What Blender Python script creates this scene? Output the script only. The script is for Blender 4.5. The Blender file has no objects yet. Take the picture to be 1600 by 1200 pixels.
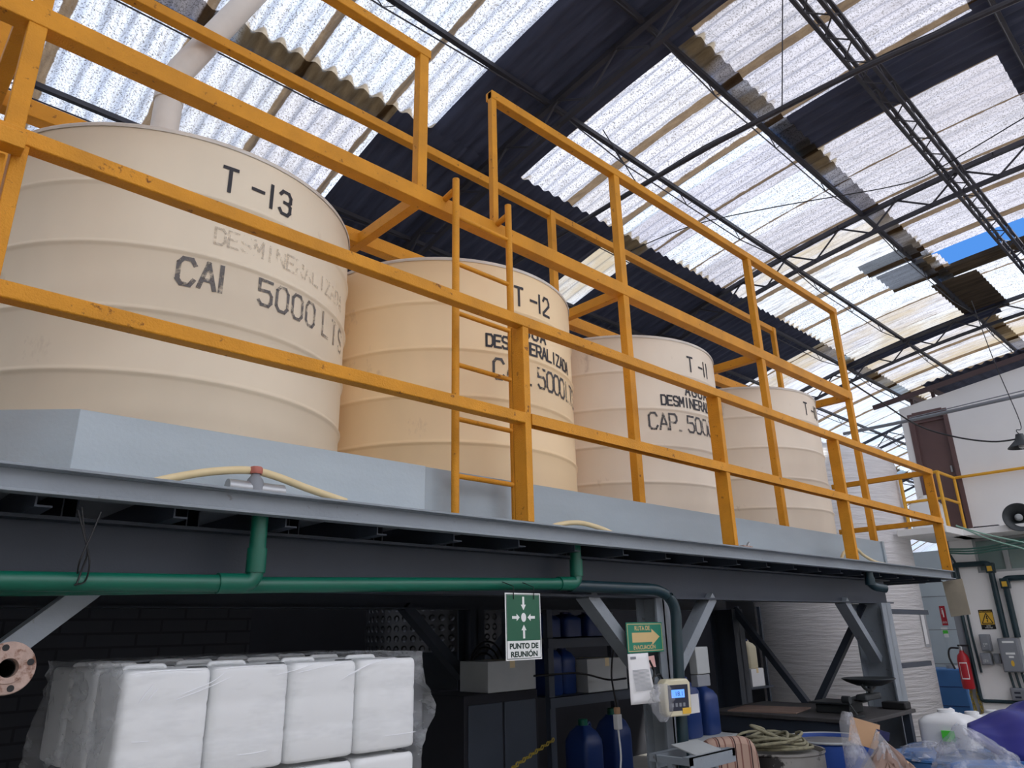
import bpy, bmesh, math, random
from mathutils import Vector, Matrix, Quaternion
random.seed(7)
PI = math.pi
scene = bpy.context.scene
COL = scene.collection

# ---------------------------------------------------------------- camera
CAM = Vector((0.0, -2.6, 1.65))
F_PX, YAW, PIT, ROL = 1131.92, 0.766465, 0.329747, -0.024174
_fw = Vector((math.sin(YAW) * math.cos(PIT), math.cos(YAW) * math.cos(PIT), math.sin(PIT)))
_rt = Vector((math.cos(YAW), -math.sin(YAW), 0))
_up = _rt.cross(_fw)
RT = math.cos(ROL) * _rt + math.sin(ROL) * _up
UP = -math.sin(ROL) * _rt + math.cos(ROL) * _up
FW = _fw
cd = bpy.data.cameras.new('camera')
cam = bpy.data.objects.new('camera', cd)
COL.objects.link(cam)
cd.sensor_fit = 'HORIZONTAL'
cd.sensor_width = 36.0
cd.lens = F_PX / 1600.0 * 36.0
cd.clip_start = 0.02
cd.clip_end = 300
mw = Matrix((RT, UP, -FW)).transposed().to_4x4()
mw.translation = CAM
cam.matrix_world = mw
scene.camera = cam

def ray(px, py):
    return RT * ((px - 800) / F_PX) - UP * ((py - 600) / F_PX) + FW

def at(px, py, x=None, y=None, z=None):
    """the point seen at a photo pixel on the plane x=, y= or z="""
    v = ray(px, py)
    if x is not None: t = (x - CAM.x) / v.x
    elif y is not None: t = (y - CAM.y) / v.y
    else: t = (z - CAM.z) / v.z
    return CAM + v * t

# ---------------------------------------------------------------- light and exposure
scene.view_settings.view_transform = 'Standard'
scene.view_settings.look = 'None'
scene.view_settings.exposure = 0.93
scene.view_settings.gamma = 1.0
scene.cycles.diffuse_bounces = 7
scene.view_settings.use_curve_mapping = False
world = bpy.data.worlds.new('sky')
scene.world = world
world.use_nodes = True
wb = world.node_tree.nodes['Background']
wb.inputs[0].default_value = (0.08, 0.27, 0.74, 1)
wb.inputs[1].default_value = 0.62
sun_d = bpy.data.lights.new('sun', 'SUN')
sun_d.energy = 6.5
sun_d.angle = 0.02
sun_d.color = (0.99, 0.96, 0.90)
sun = bpy.data.objects.new('sun', sun_d)
COL.objects.link(sun)
sun.location = (6, -4, 20)
sun.rotation_euler = Vector((-0.42, 0.72, -1.0)).to_track_quat('-Z', 'Y').to_euler()

# ---------------------------------------------------------------- materials
def lin(c):
    c = c / 255.0
    return c / 12.92 if c <= 0.04045 else ((c + 0.055) / 1.055) ** 2.4

def rgb(r, g, b):
    return (lin(r), lin(g), lin(b), 1.0)

class NT:
    def __init__(self, name):
        self.m = bpy.data.materials.new(name)
        self.m.use_nodes = True
        self.t = self.m.node_tree
        self.t.nodes.clear()
        self.out = self.t.nodes.new('ShaderNodeOutputMaterial')
    def n(self, typ, **kw):
        nd = self.t.nodes.new(typ)
        for k, v in kw.items():
            if k.startswith('i_'):
                nd.inputs[k[2:].replace('_', ' ')].default_value = v
            else:
                setattr(nd, k, v)
        return nd
    def l(self, a, b):
        self.t.links.new(a, b)
    def math(self, op, a, b=None, c=None):
        nd = self.n('ShaderNodeMath', operation=op)
        for k, v in enumerate((a, b, c)):
            if v is None: continue
            if isinstance(v, (int, float)): nd.inputs[k].default_value = v
            else: self.l(v, nd.inputs[k])
        return nd.outputs[0]
    def ramp(self, fac, p0, p1, c0=(0, 0, 0, 1), c1=(1, 1, 1, 1)):
        nd = self.n('ShaderNodeValToRGB')
        nd.color_ramp.elements[0].position = p0
        nd.color_ramp.elements[1].position = p1
        nd.color_ramp.elements[0].color = c0
        nd.color_ramp.elements[1].color = c1
        self.l(fac, nd.inputs[0])
        return nd.outputs[0]
    def mix(self, fac, a, b):
        nd = self.n('ShaderNodeMix', data_type='RGBA')
        for s, v in ((nd.inputs[0], fac), (nd.inputs[6], a), (nd.inputs[7], b)):
            if isinstance(v, (int, float, tuple)): s.default_value = v
            else: self.l(v, s)
        return nd.outputs[2]
    def noise(self, co, scale, detail=3, rough=0.55):
        nd = self.n('ShaderNodeTexNoise', i_Scale=scale, i_Detail=detail, i_Roughness=rough)
        self.l(co, nd.inputs['Vector'])
        return nd.outputs[0]
    def scaled(self, co, s):
        nd = self.n('ShaderNodeMapping')
        nd.inputs['Scale'].default_value = s
        self.l(co, nd.inputs['Vector'])
        return nd.outputs[0]

def M(name, c, rough=0.55, metal=0.0, var=0.12, vscale=2.5, bump=0.0, bscale=120, spec=0.5,
      dirt=None, dscale=9.0, dlo=0.58, dhi=0.72, stretch=(1, 1, 1)):
    """painted / plain surface: base colour with soft mottling, optional dirt spots and bump"""
    q = NT(name)
    co = q.n('ShaderNodeTexCoord').outputs['Object']
    co2 = q.scaled(co, stretch)
    base = rgb(*c)
    k0, k1 = 1 - var, 1 + var
    nz = q.noise(co2, vscale, 4)
    col = q.mix(q.ramp(nz, 0.3, 0.7), tuple(min(1, x * k0) for x in base[:3]) + (1,), tuple(min(1, x * k1) for x in base[:3]) + (1,))
    if dirt:
        dn = q.noise(co2, dscale, 5, 0.65)
        col = q.mix(q.ramp(dn, dlo, dhi), col, rgb(*dirt))
    b = q.n('ShaderNodeBsdfPrincipled', i_Roughness=rough, i_Metallic=metal)
    b.inputs['Specular IOR Level'].default_value = spec
    q.l(col, b.inputs['Base Color'])
    if bump:
        bn = q.n('ShaderNodeBump', i_Strength=bump, i_Distance=0.004)
        q.l(q.noise(co, bscale, 3), bn.inputs['Height'])
        q.l(bn.outputs[0], b.inputs['Normal'])
    q.l(b.outputs[0], q.out.inputs[0])
    return q.m

def M_roof(name, white, dirtcol, trans, speck, stain, streak=0.5):
    """corrugated fibreglass sheet: lets daylight through, dirt in the laps and speckle over it"""
    q = NT(name)
    co = q.n('ShaderNodeTexCoord').outputs['Object']
    sp = q.n('ShaderNodeSeparateXYZ')
    q.l(co, sp.inputs[0])
    X, Y = sp.outputs[0], sp.outputs[1]
    # sheet index and place inside the sheet
    u = q.math('DIVIDE', q.math('SUBTRACT', X, 0.62), 0.915)
    wob = q.noise(q.scaled(co, (1.0, 2.2, 1.0)), 2.0, 3)
    fu = q.math('FRACT', q.math('ADD', u, 40.5))
    lap = q.math('SUBTRACT', 0.5, q.math('ABSOLUTE', q.math('SUBTRACT', fu, 0.5)))        # 0.5 at the lap
    lapw = q.math('ADD', lap, q.math('MULTIPLY', q.math('SUBTRACT', wob, 0.5), 0.05))
    lapm = q.ramp(lapw, 0.444, 0.454)
    # row ends (every 2.45 m down the slope)
    v = q.math('FRACT', q.math('ADD', q.math('DIVIDE', q.math('SUBTRACT', Y, 0.36), 2.45), 20.0))
    wave = q.math('MULTIPLY', q.math('SINE', q.math('MULTIPLY', X, 2 * PI / 0.177)), 0.012)
    vend = q.math('ADD', v, wave)
    rowm = q.ramp(vend, 0.900, 0.908)
    rown = q.ramp(q.noise(q.scaled(co, (0.8, 0.3, 0.3)), 1.1, 1), 0.44, 0.50)
    rowm = q.math('MULTIPLY', rowm, rown)
    # corrugation streaks and fine speckle
    st = q.noise(q.scaled(co, (16, 1.2, 1)), 2.0, 4, 0.6)
    spk = q.noise(co, 62, 2, 0.8)
    wn = q.n('ShaderNodeTexWhiteNoise', noise_dimensions='2D')
    cv = q.n('ShaderNodeCombineXYZ')
    q.l(q.math('FLOOR', q.math('ADD', u, 40.0)), cv.inputs[0])
    q.l(q.math('FLOOR', q.math('DIVIDE', q.math('SUBTRACT', Y, 0.36), 2.45)), cv.inputs[1])
    q.l(cv.outputs[0], wn.inputs['Vector'])
    tint = q.mix(wn.outputs['Value'], rgb(*white), rgb(218, 214, 216))
    col = q.mix(q.math('MULTIPLY', q.ramp(st, 0.46, 0.66), streak), tint, rgb(158, 158, 162))
    col = q.mix(q.math('MULTIPLY', q.ramp(spk, 0.51, 0.62), speck), col, rgb(112, 108, 104))
    big = q.noise(q.scaled(co, (1.0, 0.45, 1)), 0.9, 4, 0.6)
    col = q.mix(q.math('MULTIPLY', q.ramp(big, 0.45, 0.62), stain), col, rgb(*dirtcol))
    brown = q.mix(q.noise(q.scaled(co, (9, 2, 2)), 3.0, 4), rgb(66, 50, 34), rgb(134, 112, 84))
    rowc = q.mix(q.noise(q.scaled(co, (9, 2, 2)), 3.0, 4), rgb(112, 96, 76), rgb(184, 170, 146))
    col = q.mix(q.math('MULTIPLY', rowm, 0.96), col, rowc)
    mask = lapm
    col = q.mix(q.math('MULTIPLY', mask, 0.96), col, brown)
    tr = q.n('ShaderNodeBsdfTranslucent')
    df = q.n('ShaderNodeBsdfDiffuse')
    dk = q.n('ShaderNodeMix', data_type='RGBA', blend_type='MULTIPLY')
    dk.inputs[0].default_value = 1.0
    q.l(col, dk.inputs[6])
    dk.inputs[7].default_value = (trans, trans, trans, 1)
    q.l(dk.outputs[2], tr.inputs[0])
    q.l(col, df.inputs[0])
    ms = q.n('ShaderNodeMixShader')
    ms.inputs[0].default_value = 0.12
    q.l(tr.outputs[0], ms.inputs[1])
    q.l(df.outputs[0], ms.inputs[2])
    q.l(ms.outputs[0], q.out.inputs[0])
    return q.m

def M_film(name, base=0.12, streak=0.35, scale=5.0, col=(225, 228, 232), stretch=(1, 1, 1)):
    """clear plastic film: mostly see-through, milky and shiny along its creases"""
    q = NT(name)
    co = q.n('ShaderNodeTexCoord').outputs['Object']
    nz = q.noise(q.scaled(co, stretch), scale, 5, 0.6)
    fac = q.math('ADD', q.math('MULTIPLY', q.ramp(nz, 0.5, 0.72), streak), base)
    tr = q.n('ShaderNodeBsdfTransparent')
    pb = q.n('ShaderNodeBsdfPrincipled', i_Roughness=0.22)
    pb.inputs['Base Color'].default_value = rgb(*col)
    bn = q.n('ShaderNodeBump', i_Strength=0.6, i_Distance=0.02)
    q.l(nz, bn.inputs['Height'])
    q.l(bn.outputs[0], pb.inputs['Normal'])
    ms = q.n('ShaderNodeMixShader')
    q.l(fac, ms.inputs[0])
    q.l(tr.outputs[0], ms.inputs[1])
    q.l(pb.outputs[0], ms.inputs[2])
    q.l(ms.outputs[0], q.out.inputs[0])
    return q.m

def M_faded(name, c, lo, hi, scale=14):
    """stencil paint worn through in places"""
    q = NT(name)
    co = q.n('ShaderNodeTexCoord').outputs['Object']
    nz = q.ramp(q.noise(co, scale, 4, 0.7), lo, hi)
    tr = q.n('ShaderNodeBsdfTransparent')
    pb = q.n('ShaderNodeBsdfPrincipled', i_Roughness=0.6)
    pb.inputs['Base Color'].default_value = rgb(*c)
    ms = q.n('ShaderNodeMixShader')
    q.l(nz, ms.inputs[0])
    q.l(pb.outputs[0], ms.inputs[1])
    q.l(tr.outputs[0], ms.inputs[2])
    q.l(ms.outputs[0], q.out.inputs[0])
    return q.m

def M_stripes(name, c0, c1, c2, axis=0, freq=26.0):
    q = NT(name)
    co = q.n('ShaderNodeTexCoord').outputs['Object']
    sp = q.n('ShaderNodeSeparateXYZ')
    q.l(co, sp.inputs[0])
    s = q.math('SINE', q.math('MULTIPLY', sp.outputs[axis], freq * 2))
    s2 = q.math('SINE', q.math('MULTIPLY', sp.outputs[axis], freq))
    col = q.mix(q.ramp(s, 0.80, 0.88), rgb(*c0), rgb(*c1))
    col = q.mix(q.ramp(s2, 0.95, 0.98), col, rgb(*c2))
    b = q.n('ShaderNodeBsdfPrincipled', i_Roughness=0.9)
    q.l(col, b.inputs['Base Color'])
    q.l(b.outputs[0], q.out.inputs[0])
    return q.m

def M_dimple(name, c):
    """stainless jacket with rows of pressed dimples"""
    q = NT(name)
    uv = q.n('ShaderNodeTexCoord').outputs['UV']
    vo = q.n('ShaderNodeTexVoronoi', i_Scale=1.0, i_Randomness=0.0)
    q.l(uv, vo.inputs['Vector'])
    h = q.ramp(vo.outputs['Distance'], 0.18, 0.34)
    b = q.n('ShaderNodeBsdfPrincipled', i_Roughness=0.32, i_Metallic=0.7)
    b.inputs['Base Color'].default_value = rgb(*c)
    bn = q.n('ShaderNodeBump', i_Strength=1.0, i_Distance=0.03)
    q.l(h, bn.inputs['Height'])
    q.l(bn.outputs[0], b.inputs['Normal'])
    q.l(b.outputs[0], q.out.inputs[0])
    return q.m

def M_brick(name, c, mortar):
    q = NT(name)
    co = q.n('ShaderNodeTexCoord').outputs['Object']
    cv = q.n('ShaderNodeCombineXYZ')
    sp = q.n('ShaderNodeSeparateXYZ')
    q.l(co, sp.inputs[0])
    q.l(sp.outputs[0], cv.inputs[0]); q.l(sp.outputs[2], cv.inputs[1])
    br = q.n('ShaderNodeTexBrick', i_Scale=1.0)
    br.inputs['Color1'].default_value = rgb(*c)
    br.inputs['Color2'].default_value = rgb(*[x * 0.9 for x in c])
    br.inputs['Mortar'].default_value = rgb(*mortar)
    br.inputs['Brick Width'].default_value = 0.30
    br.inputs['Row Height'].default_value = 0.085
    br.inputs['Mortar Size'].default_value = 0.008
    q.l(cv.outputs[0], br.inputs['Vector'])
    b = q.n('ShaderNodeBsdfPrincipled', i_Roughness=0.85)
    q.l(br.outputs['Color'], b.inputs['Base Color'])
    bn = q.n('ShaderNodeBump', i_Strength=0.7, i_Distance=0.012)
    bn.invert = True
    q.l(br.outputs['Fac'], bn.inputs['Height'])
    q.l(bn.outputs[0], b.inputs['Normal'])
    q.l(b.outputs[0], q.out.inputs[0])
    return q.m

def M_wrap(name, c):
    """wound white glass-fibre surface with fine horizontal ripples"""
    q = NT(name)
    co = q.n('ShaderNodeTexCoord').outputs['Object']
    nz = q.noise(q.scaled(co, (1.2, 1.2, 16)), 1.6, 5, 0.6)
    col = q.mix(q.ramp(nz, 0.3, 0.75), rgb(*[x * 0.9 for x in c]), rgb(*c))
    b = q.n('ShaderNodeBsdfPrincipled', i_Roughness=0.5)
    q.l(col, b.inputs['Base Color'])
    bn = q.n('ShaderNodeBump', i_Strength=0.9, i_Distance=0.03)
    q.l(nz, bn.inputs['Height'])
    q.l(bn.outputs[0], b.inputs['Normal'])
    q.l(b.outputs[0], q.out.inputs[0])
    return q.m

MT = {}
MT['yellow'] = M('yellow_paint', (216, 147, 38), 0.55, spec=0.3, var=0.12, vscale=5, bump=0.9, bscale=130, dirt=(126, 74, 26), dscale=22, dlo=0.63, dhi=0.71)
MT['yellow_far'] = M('yellow_tube_paint', (228, 168, 40), 0.45, var=0.05)
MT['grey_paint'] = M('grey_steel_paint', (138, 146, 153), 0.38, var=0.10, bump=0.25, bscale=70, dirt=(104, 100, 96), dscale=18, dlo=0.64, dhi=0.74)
MT['tray_grey'] = M('tray_grey_paint', (160, 172, 179), 0.32, var=0.06, bump=0.15, bscale=45, stretch=(0.6, 1, 2.5))
MT['tray_light'] = M('tray_light_grey_paint', (178, 191, 198), 0.30, var=0.06, bump=0.2, bscale=60, stretch=(0.6, 1, 2.5))
MT['shade_grey'] = M('shaded_grey_steel', (52, 60, 72), 0.5, var=0.12, bump=0.2)  # grey steel again, with the shade under the deck put into its colour
MT['tank13'] = M('aged_beige_plastic', (231, 217, 192), 0.5, var=0.06, vscale=1.6, stretch=(1, 1, 0.5), dirt=(178, 160, 138), dscale=5, dlo=0.66, dhi=0.85)
MT['tank12'] = M('warm_beige_plastic', (247, 219, 174), 0.48, var=0.06, vscale=1.6, stretch=(1, 1, 0.5), dirt=(190, 158, 124), dscale=5, dlo=0.66, dhi=0.85)
MT['tank11'] = M('pale_beige_plastic', (232, 218, 197), 0.5, var=0.06, vscale=1.8, stretch=(1, 1, 0.5), dirt=(176, 158, 138), dscale=6, dlo=0.64, dhi=0.82)
MT['rim'] = M('weathered_white_rim', (222, 216, 206), 0.5, var=0.08, vscale=8)
MT['ink'] = M('black_stencil_paint', (38, 36, 42), 0.6, var=0.2, vscale=20)
MT['ink_worn'] = M_faded('worn_stencil_paint', (70, 68, 70), 0.47, 0.66, 16)
MT['ink_old'] = M_faded('old_grey_stencil_paint', (104, 100, 98), 0.45, 0.66, 18)
MT['ink_ghost'] = M_faded('ghost_stencil_paint', (150, 140, 128), 0.42, 0.60, 14)
MT['ink_trace'] = M_faded('traces_of_old_lettering', (204, 192, 172), 0.36, 0.56, 14)
MT['roof_clear'] = M_roof('roof_fibreglass_clear', (238, 248, 255), (176, 168, 154), 0.58, 0.9, 0.25, 0.6)
MT['roof_bright'] = M_roof('roof_fibreglass_fill_light', (250, 252, 255), (206, 196, 178), 0.97, 0.15, 0.05, 0.2)  # extra-clear sheets out of view, made bright to add fill light
MT['roof_grey'] = M_roof('roof_fibreglass_greyed', (230, 228, 236), (178, 172, 174), 0.44, 0.75, 0.4, 0.6)
MT['roof_tan'] = M_roof('roof_fibreglass_tan', (236, 238, 236), (190, 172, 138), 0.52, 0.45, 0.85, 0.8)
MT['roof_far'] = M_roof('roof_fibreglass_far', (226, 244, 255), (190, 182, 160), 0.60, 0.2, 0.2, 0.6)
MT['roof_dull'] = M_roof('roof_double_sheet', (190, 198, 208), (160, 150, 140), 0.42, 0.3, 0.3)
MT['roof_opaque'] = M('dark_fibre_cement', (70, 75, 96), 0.85, var=0.25, vscale=3, stretch=(6, 0.7, 1))
MT['roof_brown'] = M('sooty_brown_sheet', (92, 78, 60), 0.85, var=0.4, vscale=3, stretch=(8, 0.7, 1))
MT['black_steel'] = M('black_steel', (58, 57, 64), 0.55, var=0.2)
MT['brown_steel'] = M('brown_painted_steel', (84, 66, 66), 0.6, var=0.1)
MT['white_wall'] = M('white_wall_paint', (244, 243, 240), 0.7, var=0.03, vscale=1.2, bump=0.1, bscale=30)
MT['panel_wall'] = M('pale_blue_grey_panel', (196, 208, 214), 0.5, var=0.04)
MT['concrete'] = M('concrete', (140, 137, 131), 0.85, var=0.10, vscale=3, bump=0.2, bscale=40)
MT['hall_wall'] = M('hall_wall_grey', (232, 230, 225), 0.85, var=0.08)
MT['brick'] = M_brick('shade_darkened_brick', (52, 55, 62), (34, 36, 42))  # white-painted brick, darkened so its colour carries the store's shade
MT['store_shade'] = M('store_shade_dark', (26, 28, 36), 0.8, var=0.2)  # near-black colour stands in for the deep shade of the store
MT['door'] = M('brown_door_paint', (104, 80, 78), 0.5, var=0.08, vscale=3)
MT['glass_green'] = M('greenish_window_glass', (132, 152, 148), 0.15, var=0.06)
MT['frame_grey'] = M('grey_window_frame', (170, 174, 174), 0.5)
MT['green_pipe'] = M('green_pipe_plastic', (12, 96, 76), 0.35, var=0.08)
MT['teal_dark'] = M('dark_teal_conduit', (24, 50, 58), 0.35, var=0.1)
MT['pvc'] = M('white_pvc', (222, 214, 204), 0.4, var=0.06, vscale=6)
MT['hose'] = M('cream_hose', (226, 206, 160), 0.45, var=0.06, vscale=8)
MT['red_plastic'] = M('faded_red_plastic', (186, 108, 92), 0.5)
MT['metal'] = M('bright_metal', (170, 172, 174), 0.35, 0.6, var=0.1)
MT['rust'] = M('rusty_flange', (176, 152, 140), 0.8, var=0.2, vscale=20, dirt=(120, 84, 66), dscale=30, dlo=0.5, dhi=0.62, bump=0.3)
MT['black'] = M('matt_black', (22, 22, 24), 0.6)
MT['cable'] = M('black_cable', (24, 24, 26), 0.5)
MT['green_cable'] = M('pale_green_cable', (150, 190, 172), 0.5)
MT['green_cable_dk'] = M('green_cable', (60, 104, 94), 0.5)
MT['jug_white'] = M('white_hdpe', (232, 234, 234), 0.4, var=0.02)
MT['jug_aged'] = M('yellowed_hdpe', (214, 206, 176), 0.45, var=0.06)
MT['jug_blue'] = M('blue_hdpe', (28, 54, 110), 0.4, var=0.08)
MT['cap_dark'] = M('dark_cap_plastic', (58, 60, 62), 0.5)
MT['cap_navy'] = M('navy_cap_plastic', (30, 36, 84), 0.5)
MT['film'] = M_film('stretch_film', 0.05, 0.22, 4.0, stretch=(0.6, 0.6, 2.0))
MT['film_side'] = M_film('stretch_film_loose', 0.28, 0.45, 5.0, stretch=(0.7, 0.7, 2.0))
MT['bag'] = M_film('clear_bag_film', 0.24, 0.5, 9.0, (206, 208, 214))
MT['sign_green'] = M('sign_green', (28, 92, 66), 0.45, var=0.03)
MT['sign_teal'] = M('sign_teal', (30, 126, 100), 0.45, var=0.03)
MT['sign_white'] = M('sign_white', (236, 238, 236), 0.45, var=0.02)
MT['sign_cream'] = M('sign_cream', (214, 184, 128), 0.5, var=0.04)
MT['sign_ink'] = M('sign_dark_green_ink', (20, 52, 42), 0.5)
MT['sign_black'] = M('sign_black', (20, 20, 20), 0.5)
MT['sign_yellow'] = M('sign_yellow', (226, 180, 60), 0.5, var=0.03)
MT['sign_red'] = M('sign_red', (176, 30, 44), 0.5, var=0.03)
MT['paper'] = M('paper', (236, 236, 236), 0.8, var=0.02)
MT['paper_grey'] = M('printed_grey', (170, 172, 176), 0.8, var=0.1, vscale=60)
MT['pink'] = M('pink_note', (226, 178, 170), 0.8)
MT['lime'] = M('lime_label', (80, 214, 60), 0.6)
MT['beige_plate'] = M('weathered_beige_plate', (176, 166, 146), 0.6, var=0.12, vscale=4)
MT['box_grey'] = M('grey_enclosure', (132, 136, 142), 0.45, var=0.05)
MT['screen'] = M('indicator_bezel', (40, 44, 60), 0.3)
MT['drum_grey'] = M('scuffed_grey_drum', (140, 138, 134), 0.5, var=0.15, dirt=(34, 32, 32), dscale=5, dlo=0.55, dhi=0.6)
MT['drum_blue'] = M('chipped_blue_drum', (34, 72, 150), 0.45, var=0.1, dirt=(226, 226, 228), dscale=6, dlo=0.62, dhi=0.65)
MT['blue_lid'] = M('blue_plastic', (58, 112, 172), 0.4, var=0.08)
MT['rope'] = M('grey_green_rope', (136, 132, 108), 0.9, var=0.25, vscale=30)
MT['card'] = M('brown_cardboard', (142, 118, 106), 0.85, var=0.18, vscale=7)
MT['card_light'] = M('light_cardboard', (196, 158, 122), 0.85, var=0.08)
MT['tarp'] = M('violet_blue_tarpaulin', (48, 54, 142), 0.42, var=0.2, vscale=3)
MT['scale_iron'] = M('dark_cast_iron', (58, 62, 64), 0.5, 0.3, var=0.2)
MT['bench_wood'] = M('dark_bench_board', (70, 68, 68), 0.7, var=0.15, stretch=(1, 8, 1))
MT['brass'] = M('yellowed_chain', (170, 150, 60), 0.5, 0.3)
MT['ext_red'] = M('extinguisher_red', (178, 30, 40), 0.35)
MT['stripe'] = M_stripes('striped_upholstery', (170, 142, 126), (120, 84, 74), (62, 38, 38), 0, 58.0)
MT['dimple'] = M_dimple('dimpled_stainless', (84, 86, 90))
MT['wrap'] = M_wrap('white_wound_fibreglass', (242, 240, 240))
def M_lcd():
    q = NT('lit_blue_lcd')
    e = q.n('ShaderNodeEmission', i_Strength=1.0)
    e.inputs[0].default_value = rgb(90, 140, 235)
    q.l(e.outputs[0], q.out.inputs[0])
    return q.m
MT['lcd'] = M_lcd()

# ---------------------------------------------------------------- mesh helpers
class MB:
    """collects geometry for ONE mesh object, in world coordinates"""
    def __init__(self):
        self.bm = bmesh.new()
    def face(self, pts):
        vs = [self.bm.verts.new(p) for p in pts]
        try: self.bm.faces.new(vs)
        except ValueError: pass
    def box(self, c, s, rot=None):
        c = Vector(c); hx, hy, hz = s[0] / 2, s[1] / 2, s[2] / 2
        v = []
        for x, y, z in ((-1, -1, -1), (1, -1, -1), (1, 1, -1), (-1, 1, -1), (-1, -1, 1), (1, -1, 1), (1, 1, 1), (-1, 1, 1)):
            p = Vector((x * hx, y * hy, z * hz))
            if rot: p = rot @ p
            v.append(self.bm.verts.new(c + p))
        for f in ((0, 3, 2, 1), (4, 5, 6, 7), (0, 1, 5, 4), (1, 2, 6, 5), (2, 3, 7, 6), (3, 0, 4, 7)):
            self.bm.faces.new([v[i] for i in f])
        return self
    def ext(self, x0, x1, y0, y1, z0, z1):
        return self.box(((x0 + x1) / 2, (y0 + y1) / 2, (z0 + z1) / 2), (abs(x1 - x0), abs(y1 - y0), abs(z1 - z0)))
    def bar(self, p, q, w, h, up=(0, 0, 1)):
        """square bar from p to q; w across, h along 'up'"""
        p, q = Vector(p), Vector(q)
        d = (q - p); L = d.length; d.normalize()
        s = d.cross(Vector(up))
        if s.length < 1e-4: s = d.cross(Vector((1, 0, 0)))
        s.normalize(); u = s.cross(d)
        R = Matrix((s, d, u)).transposed()
        return self.box((p + q) / 2, (w, L, h), R)
    def tube(self, path, r, n=10, caps=True, closed=False):
        path = [Vector(p) for p in path]
        m = len(path)
        rings = []
        prev = None
        for i, p in enumerate(path):
            if closed: t = path[(i + 1) % m] - path[i - 1]
            elif i == 0: t = path[1] - p
            elif i == m - 1: t = p - path[i - 1]
            else: t = (path[i + 1] - p).normalized() + (p - path[i - 1]).normalized()
            t.normalize()
            if prev is None:
                a = t.orthogonal().normalized()
            else:
                a = (prev - t * prev.dot(t))
                a = a.normalized() if a.length > 1e-5 else t.orthogonal().normalized()
            prev = a
            b = t.cross(a)
            rr = r[i] if isinstance(r, (list, tuple)) else r
            rings.append([self.bm.verts.new(p + (a * math.cos(2 * PI * k / n) + b * math.sin(2 * PI * k / n)) * rr) for k in range(n)])
        for i in range(m if closed else m - 1):
            A, B = rings[i], rings[(i + 1) % m]
            for k in range(n):
                self.bm.faces.new((A[k], A[(k + 1) % n], B[(k + 1) % n], B[k]))
        if caps and not closed:
            self.bm.faces.new(rings[0][::-1]); self.bm.faces.new(rings[-1])
        return self
    def lathe(self, prof, c, n=48, axis=None, capb=True, capt=True):
        """profile [(r, z)] turned about the axis through c"""
        c = Vector(c)
        R = Matrix.Identity(3) if axis is None else Vector((0, 0, 1)).rotation_difference(Vector(axis)).to_matrix()
        rings = []
        for r, z in prof:
            if r < 1e-6:
                rings.append([self.bm.verts.new(c + R @ Vector((0, 0, z)))])
            else:
                rings.append([self.bm.verts.new(c + R @ Vector((r * math.cos(2 * PI * k / n), r * math.sin(2 * PI * k / n), z))) for k in range(n)])
        for A, B in zip(rings, rings[1:]):
            for k in range(n):
                k2 = (k + 1) % n
                if len(A) == 1 and len(B) == 1: continue
                if len(A) == 1: self.bm.faces.new((A[0], B[k2], B[k]))
                elif len(B) == 1: self.bm.faces.new((A[k], A[k2], B[0]))
                else: self.bm.faces.new((A[k], A[k2], B[k2], B[k]))
        if capb and len(rings[0]) > 1: self.bm.faces.new(rings[0][::-1])
        if capt and len(rings[-1]) > 1: self.bm.faces.new(rings[-1])
        return self
    def prism(self, pts, d):
        """polygon extruded by vector d"""
        d = Vector(d)
        a = [self.bm.verts.new(Vector(p)) for p in pts]
        b = [self.bm.verts.new(Vector(p) + d) for p in pts]
        n = len(pts)
        self.bm.faces.new(a); self.bm.faces.new(b[::-1])
        for i in range(n):
            self.bm.faces.new((a[i], b[i], b[(i + 1) % n], a[(i + 1) % n]))
        return self
    def grid(self, f, nu, nv, closed_u=False):
        vs = [[self.bm.verts.new(f(i / nu, j / nv)) for j in range(nv + 1)] for i in range(nu if closed_u else nu + 1)]
        m = len(vs)
        for i in range(m if closed_u else m - 1):
            for j in range(nv):
                self.bm.faces.new((vs[i][j], vs[(i + 1) % m][j], vs[(i + 1) % m][j + 1], vs[i][j + 1]))
        return self
    def build(self, name, m, parent=None, bevel=0.0, smooth=35, seg=2, solid=0.0):
        bm = self.bm
        bmesh.ops.recalc_face_normals(bm, faces=bm.faces[:])
        me = bpy.data.meshes.new(name)
        if parent is not None:
            off = -parent_origin(parent)
            for v in bm.verts: v.co += off
            origin = None
        else:
            lo = Vector((min(v.co.x for v in bm.verts), min(v.co.y for v in bm.verts), min(v.co.z for v in bm.verts)))
            hi = Vector((max(v.co.x for v in bm.verts), max(v.co.y for v in bm.verts), max(v.co.z for v in bm.verts)))
            origin = Vector(((lo.x + hi.x) / 2, (lo.y + hi.y) / 2, lo.z))
            if self.keep_world: origin = Vector((0, 0, 0))
            for v in bm.verts: v.co -= origin
        bm.to_mesh(me); bm.free()
        if smooth:
            for p in me.polygons: p.use_smooth = True
            me.set_sharp_from_angle(angle=math.radians(smooth))
        me.materials.append(m)
        o = bpy.data.objects.new(name, me)
        COL.objects.link(o)
        if parent is not None: o.parent = parent
        else: o.location = origin
        if bevel:
            b = o.modifiers.new('bevel', 'BEVEL')
            b.width = bevel; b.segments = seg; b.limit_method = 'ANGLE'; b.angle_limit = math.radians(50)
        if solid:
            s = o.modifiers.new('solid', 'SOLIDIFY'); s.thickness = solid; s.offset = 0
        return o
    keep_world = False

def parent_origin(o):
    p = Vector((0, 0, 0))
    while o is not None:
        p += o.location
        o = o.parent
    return p

def tag(o, label=None, cat=None, group=None, kind=None):
    if label: o['label'] = label
    if cat: o['category'] = cat
    if group: o['group'] = group
    if kind: o['kind'] = kind
    return o

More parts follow.
